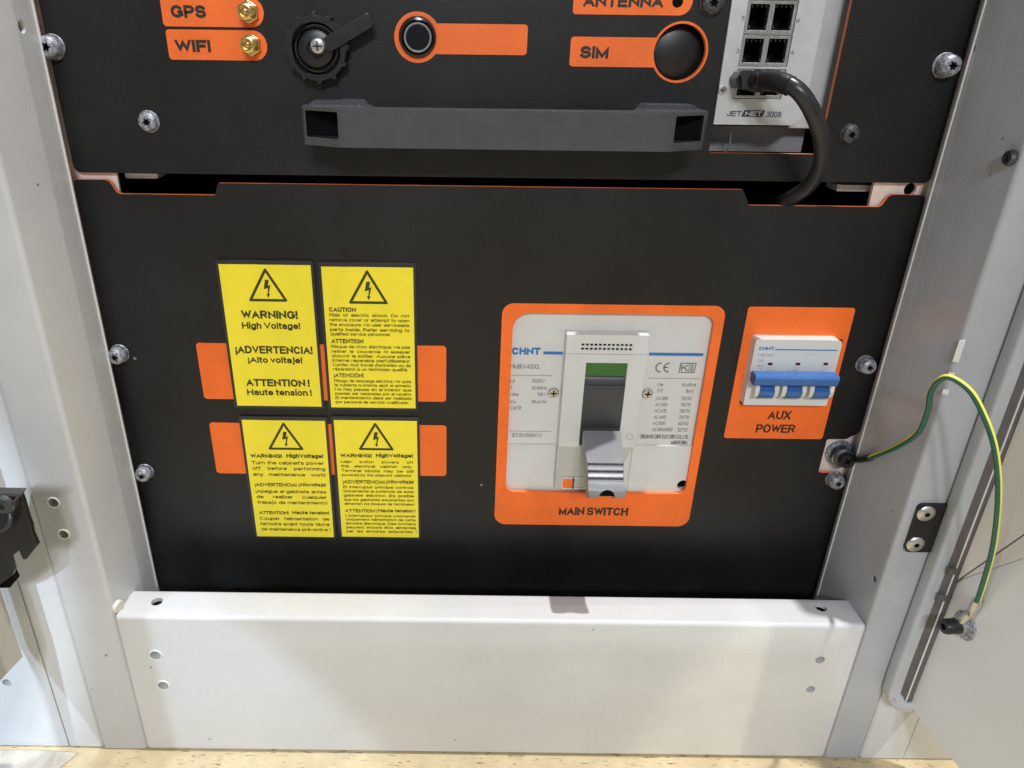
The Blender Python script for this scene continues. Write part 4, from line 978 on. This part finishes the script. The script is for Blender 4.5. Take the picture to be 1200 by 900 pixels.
for xa, xb_, y in ((82, 240, 309), (82, 235, 512), (82, 250, 558), (590, 775, 320)):
    a_ = P(*W7(xa, y), d0); b_ = P(*W7(xb_, y), d0); obj('rule_line', box(a_[0], b_[0], d0+.05, d0+.25, a_[1]-.22, a_[1]+.22), M['lightgrey_print'], ms)
tb = [('Ue', 622, 642, 349, 12), ('Icu/Ics', 712, 762, 350, 12), ('(V)', 622, 640, 371, 12), ('(kA)', 726, 752, 373, 12)]
for i, (a, b) in enumerate((('AC380', '70/70'), ('AC400', '70/70'), ('AC415', '70/70'), ('AC440', '70/70'), ('AC500', '40/40'), ('AC660/690', '12/12'))):
    y = 400+i*22.7; sx = -i*2.9
    tb += [(a, 616+sx, (660 if i < 5 else 690)+sx, y, 13), (b, 707+sx, 745+sx, y+1, 13)]
w7(tb, 'grey_print', 0)
w7([('ZHEJIANG CHINT ELECTRICS CO., LTD', 558, 732, 540, 14), ('MADE IN CHINA', 670, 730, 561, 14)], 'grey_print', .01)
# CE mark: three arcs and a bar
bm = bmesh.new()
def arc(bm, cx_, cz_, r, t_, a0, a1, n=14):
    o = [(cx_+r*math.cos(math.radians(a0+(a1-a0)*k/n)), cz_+r*math.sin(math.radians(a0+(a1-a0)*k/n))) for k in range(n+1)]
    i_ = [(cx_+(r-t_)*math.cos(math.radians(a1-(a1-a0)*k/n)), cz_+(r-t_)*math.sin(math.radians(a1-(a1-a0)*k/n))) for k in range(n+1)]
    sheet(o+i_, d0+.3, bm=bm)
c1 = P(*W7(634, 281), d0); c2 = P(*W7(663, 281), d0); rC = 3.9
arc(bm, c1[0], c1[1], rC, .85, 85, 275); arc(bm, c2[0], c2[1], rC, .85, 85, 275)
sheet([(c2[0]-rC+.5, c2[1]-.4), (c2[0]-.4, c2[1]-.4), (c2[0]-.4, c2[1]+.4), (c2[0]-rC+.5, c2[1]+.4)], d0+.3, bm=bm)
obj('conformity_mark', bm, M['grey_print'], ms)
a_, b_, c_, e_ = vrect7(703, 760, 264, 698, 757, 300, d0)
bm = sheet([(a_, c_), (b_, c_), (b_+.6, e_), (a_+.6, e_)], d0+.3, [[(a_+.6, c_+.6), (b_-.5, c_+.6), (b_, e_-.6), (a_+1.2, e_-.6)]])
put_text(bm, 'K', a_+1.5, a_+6.5, c_+1.4, (e_-c_)-2.8, d0+.3, .005)
put_text(bm, 'EMA', a_+7.0, b_-1.0, (c_+e_)/2+.4, (e_-c_)*.36, d0+.3, .0); put_text(bm, 'EUR', a_+7.0, b_-1.0, c_+1.1, (e_-c_)*.36, d0+.3, .0)
obj('test_mark', bm, M['grey_print'], ms)
x, z = P(*W7(521, 533), DC); bm = bmesh.new()
d0_save = d0; o_ = sheet(circle(x, z, 2.6, 20), DC+.1, [circle(x, z, 2.2, 20)]); obj('moulded_ring', o_, M['lightgrey_print'], ms)

# ================================================================ auxiliary breaker
W8 = lambda x, y: (860+x/6.43, 380+y/6.43)
ax = thing('circuit_breaker', (P(925, 440)[0], 0, P(925, 475)[1]), 'small white three-pole breaker with blue toggles on the orange AUX POWER field', 'breaker')
DB = 9
def v8(x0t, x1t, yt, x0b, x1b, yb, d):
    a, b, c, e = P(*W8(x0t, yt), d), P(*W8(x1t, yt), d), P(*W8(x1b, yb), d), P(*W8(x0b, yb), d)
    return (a[0]+e[0])/2, (b[0]+c[0])/2, (c[1]+e[1])/2, (a[1]+b[1])/2
bx0, bx1, bz0, bz1 = v8(143, 805, 118, 95, 718, 612, DB)
bodyp = roundpoly([(bx0, bz0), (bx1, bz0), (bx1, bz1), (bx0, bz1)], [.8, .8, 3.5, .8], 4)
obj('body', prism(bodyp, -30, DB), M['plastic'], ax, bevel=1.0, seg=3)
cw = (bx1-bx0)/3
for k in (): obj('pole_joint', box(bx0+cw*k-.12, bx0+cw*k+.12, DB+.01, DB+.06, bz0+.8, bz1-2), M['lightgrey_print'], ax)
# shoulders round the toggles
_, _, tz0, tz1 = v8(160, 790, 470, 150, 770, 548, DB)
hb0 = P(*W8(470, 388), 20)[1]; hb1 = P(*W8(470, 475), 20)[1]
tgl = [(180, 290), (383, 497), (590, 703)]
for k, (xa, xb_) in enumerate(tgl):
    X0 = P(*W8(xa, 505), 13)[0]; X1 = P(*W8(xb_, 505), 13)[0]
    prof = [(DB-2, tz0-1)]+[(DB+1+7.5*math.sin(a), tz0+(tz1+6-tz0)*(1-math.cos(a))/1.0*.55) for a in [math.radians(v) for v in range(0, 91, 15)]]+[(DB-2, tz1+6)]
    obj('toggle', prism(prof, X0, X1, axis='x'), M['blue'], ax, bevel=.4)
    for s_, xe in ((-1, X0), (1, X1)):
        w_ = 3.1
        ya = sorted((xe+s_*.15, xe+s_*w_))
        prof2 = [(DB-1, tz0-1.2), (DB+1.5, tz0-1.0), (DB+6.2, tz0+3.2), (DB+7.2, tz0+7), (DB+6.2, tz1+5), (DB-1, tz1+8)]
        obj('shoulder', prism(roundpoly(prof2, [0, 1, 2, 2, 1, 0], 4), ya[0], ya[1], axis='x'), M['plastic'], ax, bevel=.35)
X0, X1, z0_, z1_ = v8(152, 792, 388, 160, 785, 474, 21)
obj('toggle_bar', prism(roundpoly([(13, z0_+1), (20.5, z0_), (22.5, z1_-2), (20.5, z1_), (13, z1_)], [.5, 2, 2.2, 1.5, .5], 4), X0, X1, axis='x'), M['blue'], ax, bevel=1.2, seg=3, angle=50)
for xa in (258, 467, 677):
    a_, b_, c_, e_ = v8(xa, xa+34, 289, xa-3, xa+31, 310, DB)
    fw_ = obj('flag_window', prism([(a_, c_), (b_, c_), (b_, e_), (a_, e_)], DB+.02, DB+.2), M['maroon'], ax)
    obj('window_ledge', box(a_-.1, b_+.2, DB+.02, DB+.5, c_-.9, c_-.05), M['paint_edge'], ax)
def w8(lines, mt, bold=0.0):
    return words([(s, *[W8(x0, yb)[0], W8(x1, yb)[0]], W8(x0, yb)[1], cp/6.43) for s, x0, x1, yb, cp in lines], ax, d=DB+.2, mt=mt, bold=bold)
w8([('CHNT', 187, 303, 196, 26)], 'blue_print', .03)
a_ = P(*W8(310, 190), DB); b_ = P(*W8(780, 193), DB); obj('blue_line', box(a_[0], b_[0], DB+.02, DB+.2, a_[1]-.4, a_[1]+.4), M['blue_print'], ax)
w8([('NB1-63', 180, 300, 241, 18), ('C4', 178, 218, 281, 20), ('2 4', 262, 325, 360, 14), ('1 3', 262, 322, 381, 14), ('2 4 6', 395, 478, 352, 14), ('1 3 5', 392, 475, 378, 14)], 'lightgrey_print', .0)
w8([('6000', 172, 226, 320, 14), ('3', 192, 208, 343, 14), ('IEC 60898', 163, 230, 372, 8)], 'lightgrey_print', .0)

# ================================================================ right door, hinge, seal
ZD = -445.0
def dpt(s, off, z): p = Vector(DOOR0)+DOORV*s; n = Vector((-DOORV.y, DOORV.x)); q = p+n*off; return Vector((q.x, -q.y, z))
def door_slab(poly, o0, o1, bm=None):
    """poly in (s along the door, z); between offsets o0..o1 off its inner face"""
    bm = bm or bmesh.new()
    tri = tessellate_polygon([[Vector((p[0], p[1], 0)) for p in poly]])
    A = [bm.verts.new(dpt(p[0], o0, p[1])) for p in poly]; B = [bm.verts.new(dpt(p[0], o1, p[1])) for p in poly]
    for t in tri: bm.faces.new([A[i] for i in t]); bm.faces.new([B[i] for i in t])
    n = len(poly)
    for i in range(n): bm.faces.new((A[i], A[(i+1) % n], B[(i+1) % n], B[i]))
    return bm
def part_root(name, loc, parent, label):
    o = bpy.data.objects.new(name, None); COL.objects.link(o); o.empty_display_size = .01; o.parent = parent
    o.location = Vector(loc)*MM-root_loc(parent); return tag(o, label)
rd = part_root('door', dpt(0, 0, ZD), cb, 'right-hand door standing open with the ground wire screwed to it')
obj('inner_sheet', door_slab(roundpoly([(0, ZD), (330, ZD), (330, ZT+20), (0, ZT+20)], 2), -2, 0), M['door'], rd, bevel=.6)
obj('outer_skin', door_slab([(-4, ZD+1), (340, ZD+1), (340, ZT+30), (-10, ZT+30)], -26, -22), M['paint'], rd, bevel=.8)
# upper cream plate with the slanting lower edge
def to_s(px, py, off=1.2):
    v = Pdoor(px, py, off); q = Vector((v.x, -v.y))-Vector(DOOR0); return (q.dot(DOORV), v.z)
s1 = to_s(1117, 684); s2 = to_s(1200, 626.5)
k_ = (s2[1]-s1[1])/(s2[0]-s1[0])
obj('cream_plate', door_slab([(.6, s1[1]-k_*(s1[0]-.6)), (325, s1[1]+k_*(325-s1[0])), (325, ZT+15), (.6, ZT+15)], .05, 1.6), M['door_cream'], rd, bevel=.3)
se = obj('plate_seam', tube([Vector(dpt(s1[0], 1.0, s1[1]-.6)), Vector(dpt(s2[0]+40, 1.0, s2[1]+k_*40-.6))], .8, 8), M['seal'], rd, smooth=True)
# rolled lip and dark seal channel
def ptv(X, d, Z): return Vector((X, -d, Z))
lipx, lipd = 331.0, 72.0
path = [ptv(lipx, lipd, ZT+20), ptv(lipx, lipd, -300), ptv(lipx, lipd, ZD+18), ptv(lipx+2, lipd+2, ZD+5), ptv(lipx+6, lipd+4, ZD-1), ptv(lipx+14, lipd+5, ZD-1)]
obj('rolled_lip', tube(spline(path, 8), 5.7, 28, sq=.45), M['paint_shade_grey'], rd, smooth=True)
obj('seal_channel', prism(roundpoly([(331, 76), (336, 80), (342, 80.5), (342.4, 74), (331, 68)], 1), ZD-1, ZT+20, axis='z'), M['seal'], rd, bevel=.5)
obj('channel_edge', prism([(336.9, 80.2), (337.7, 80.9), (338.0, 77), (336.9, 77)], ZD+4, ZT+20, axis='z'), M['paint'], rd, bevel=.3)
for py in (660, 690):
    d_, z_ = Px(1107-(py-660)*.4, py, 334); obj('seal_clip', box(331.5, 336.5, 79, 83, z_-2.5, z_+2.5), M['seal'], rd, bevel=.8)
# door screw
ds = thing('door_screw', scr, 'dark button screw clamping the ground wire lug to the open door', 'screw')
obj('base_plate', lathe([(0, 0), (9.8, 0), (9.9, .6), (9.4, 1.2), (0, 1.2)], scr, dn_, 36), M['zinc'], ds, smooth=True)
obj('spacer', lathe([(0, 1.2), (6, 1.2), (6, 4.8), (0, 4.8)], scr, dn_, 28), M['steel'], ds, smooth=True)
obj('head', lathe([(0, 6.0), (5.4, 6.0), (5.5, 8), (5.2, 8.3), (5.2, 14), (4.6, 15.5), (2.2, 15.7), (2.0, 13.5), (0, 13.5)], scr, dn_, 28), M['soft_black'], ds, smooth=True)
# hinge leaf on the post
hl = thing('hinge_leaf', (315, -66, P(1075, 645, 67)[1]), 'black hinge leaf with two flat screws on the front of the right post', 'hinge')
a_, b_, c_, e_ = P(1075, 591, 68), P(1100, 591, 68), P(1095, 646, 68), P(1061, 646, 68)
hxL = (a_[0]+e_[0])/2; hzT, hzB = a_[1], e_[1]
obj('leaf_plate', prism(roundpoly([(hxL, hzB), (327.5, hzB), (327.5, hzT), (hxL, hzT)], [3.5, .5, .5, 3.5], 4), 66.05, 69), M['soft_black'], hl, bevel=.5)
for px, py in ((1087, 603.5), (1074.3, 639.5)):
    x, z = P(px, py, 71)
    hs_ = obj('flat_screw', lathe([(0, 69), (5.9, 69), (6.0, 69.8), (4.6, 71), (1.7, 71.1), (1.6, 70), (0, 70)], (x, 0, z), n=28), M['steel'], hl, smooth=True)
    obj('socket', prism([(x+1.9*math.cos(i*math.pi/3), z+1.9*math.sin(i*math.pi/3)) for i in range(6)], 70.2, 71.15), M['void'], hs_)

# ================================================================ left door corner and its black catch
DL = 92
def PLp(*pts): return [P(x, y, DL) for x, y in pts]
ld = part_root('door', (P(0, 780, DL)[0], -DL, P(0, 796, DL)[1]), cb, 'left-hand door, only its beige lower corner in the photo')
x0, z0 = P(28, 768, DL)
bm = prism(roundpoly([(x0, DL-8), (x0+1.5, DL-4), (x0-7, DL+75), (x0-36, DL+330), (x0-39, DL+330), (x0-10, DL+75)], 1), z0, ZT, axis='z')
# only up to the catch, the door leaf swings out of the picture to the left
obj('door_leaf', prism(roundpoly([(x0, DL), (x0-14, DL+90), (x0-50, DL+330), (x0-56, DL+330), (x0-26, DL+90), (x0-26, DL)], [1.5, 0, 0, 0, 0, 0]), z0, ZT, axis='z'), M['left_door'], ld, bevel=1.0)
bm.free()
dc = thing('door_catch', (P(10, 640, 110)[0], -100, P(10, 690, 110)[1]), 'black metal door catch with toothed edge at the left side of the photo', 'catch')
cpoly = [(-40, 578), (25, 579), (30, 594), (33, 606), (37, 616), (38, 624), (44.4, 638.6), (31, 655.4), (27, 655), (22.5, 645), (13, 653), (17, 668), (15.6, 673), (0, 685), (-40, 705)]
obj('catch_plate', prism([P(x, y, 112) for x, y in cpoly], 109, 112.5), M['soft_black'], dc, bevel=.5)
obj('catch_flange', prism([P(x, y, 118) for x, y in ((-40, 577), (24.5, 578.5), (23, 582), (11, 596), (9, 594), (19, 582), (-40, 581))], 112, 118), M['dgrey'], dc, bevel=.6)
x, z = P(2, 592, 119)
obj('catch_screw', lathe([(0, 112), (7, 112), (7, 118), (5, 120), (2.4, 120.2), (2.2, 118), (0, 118)], (x, 0, z), n=24), M['dark_zinc'], dc, smooth=True)
obj('catch_roller', tube(spline([V(2, 622, 116), V(9, 617, 118), V(12, 610, 118), V(12, 602, 116)], 4), 1.4, 8), M['dark_zinc'], dc, smooth=True)
obj('rubber_block', prism([P(x, y, 96) for x, y in ((-20, 676), (7, 678), (12, 689), (-20, 690))], 84, 96), M['void'], dc, bevel=.5)
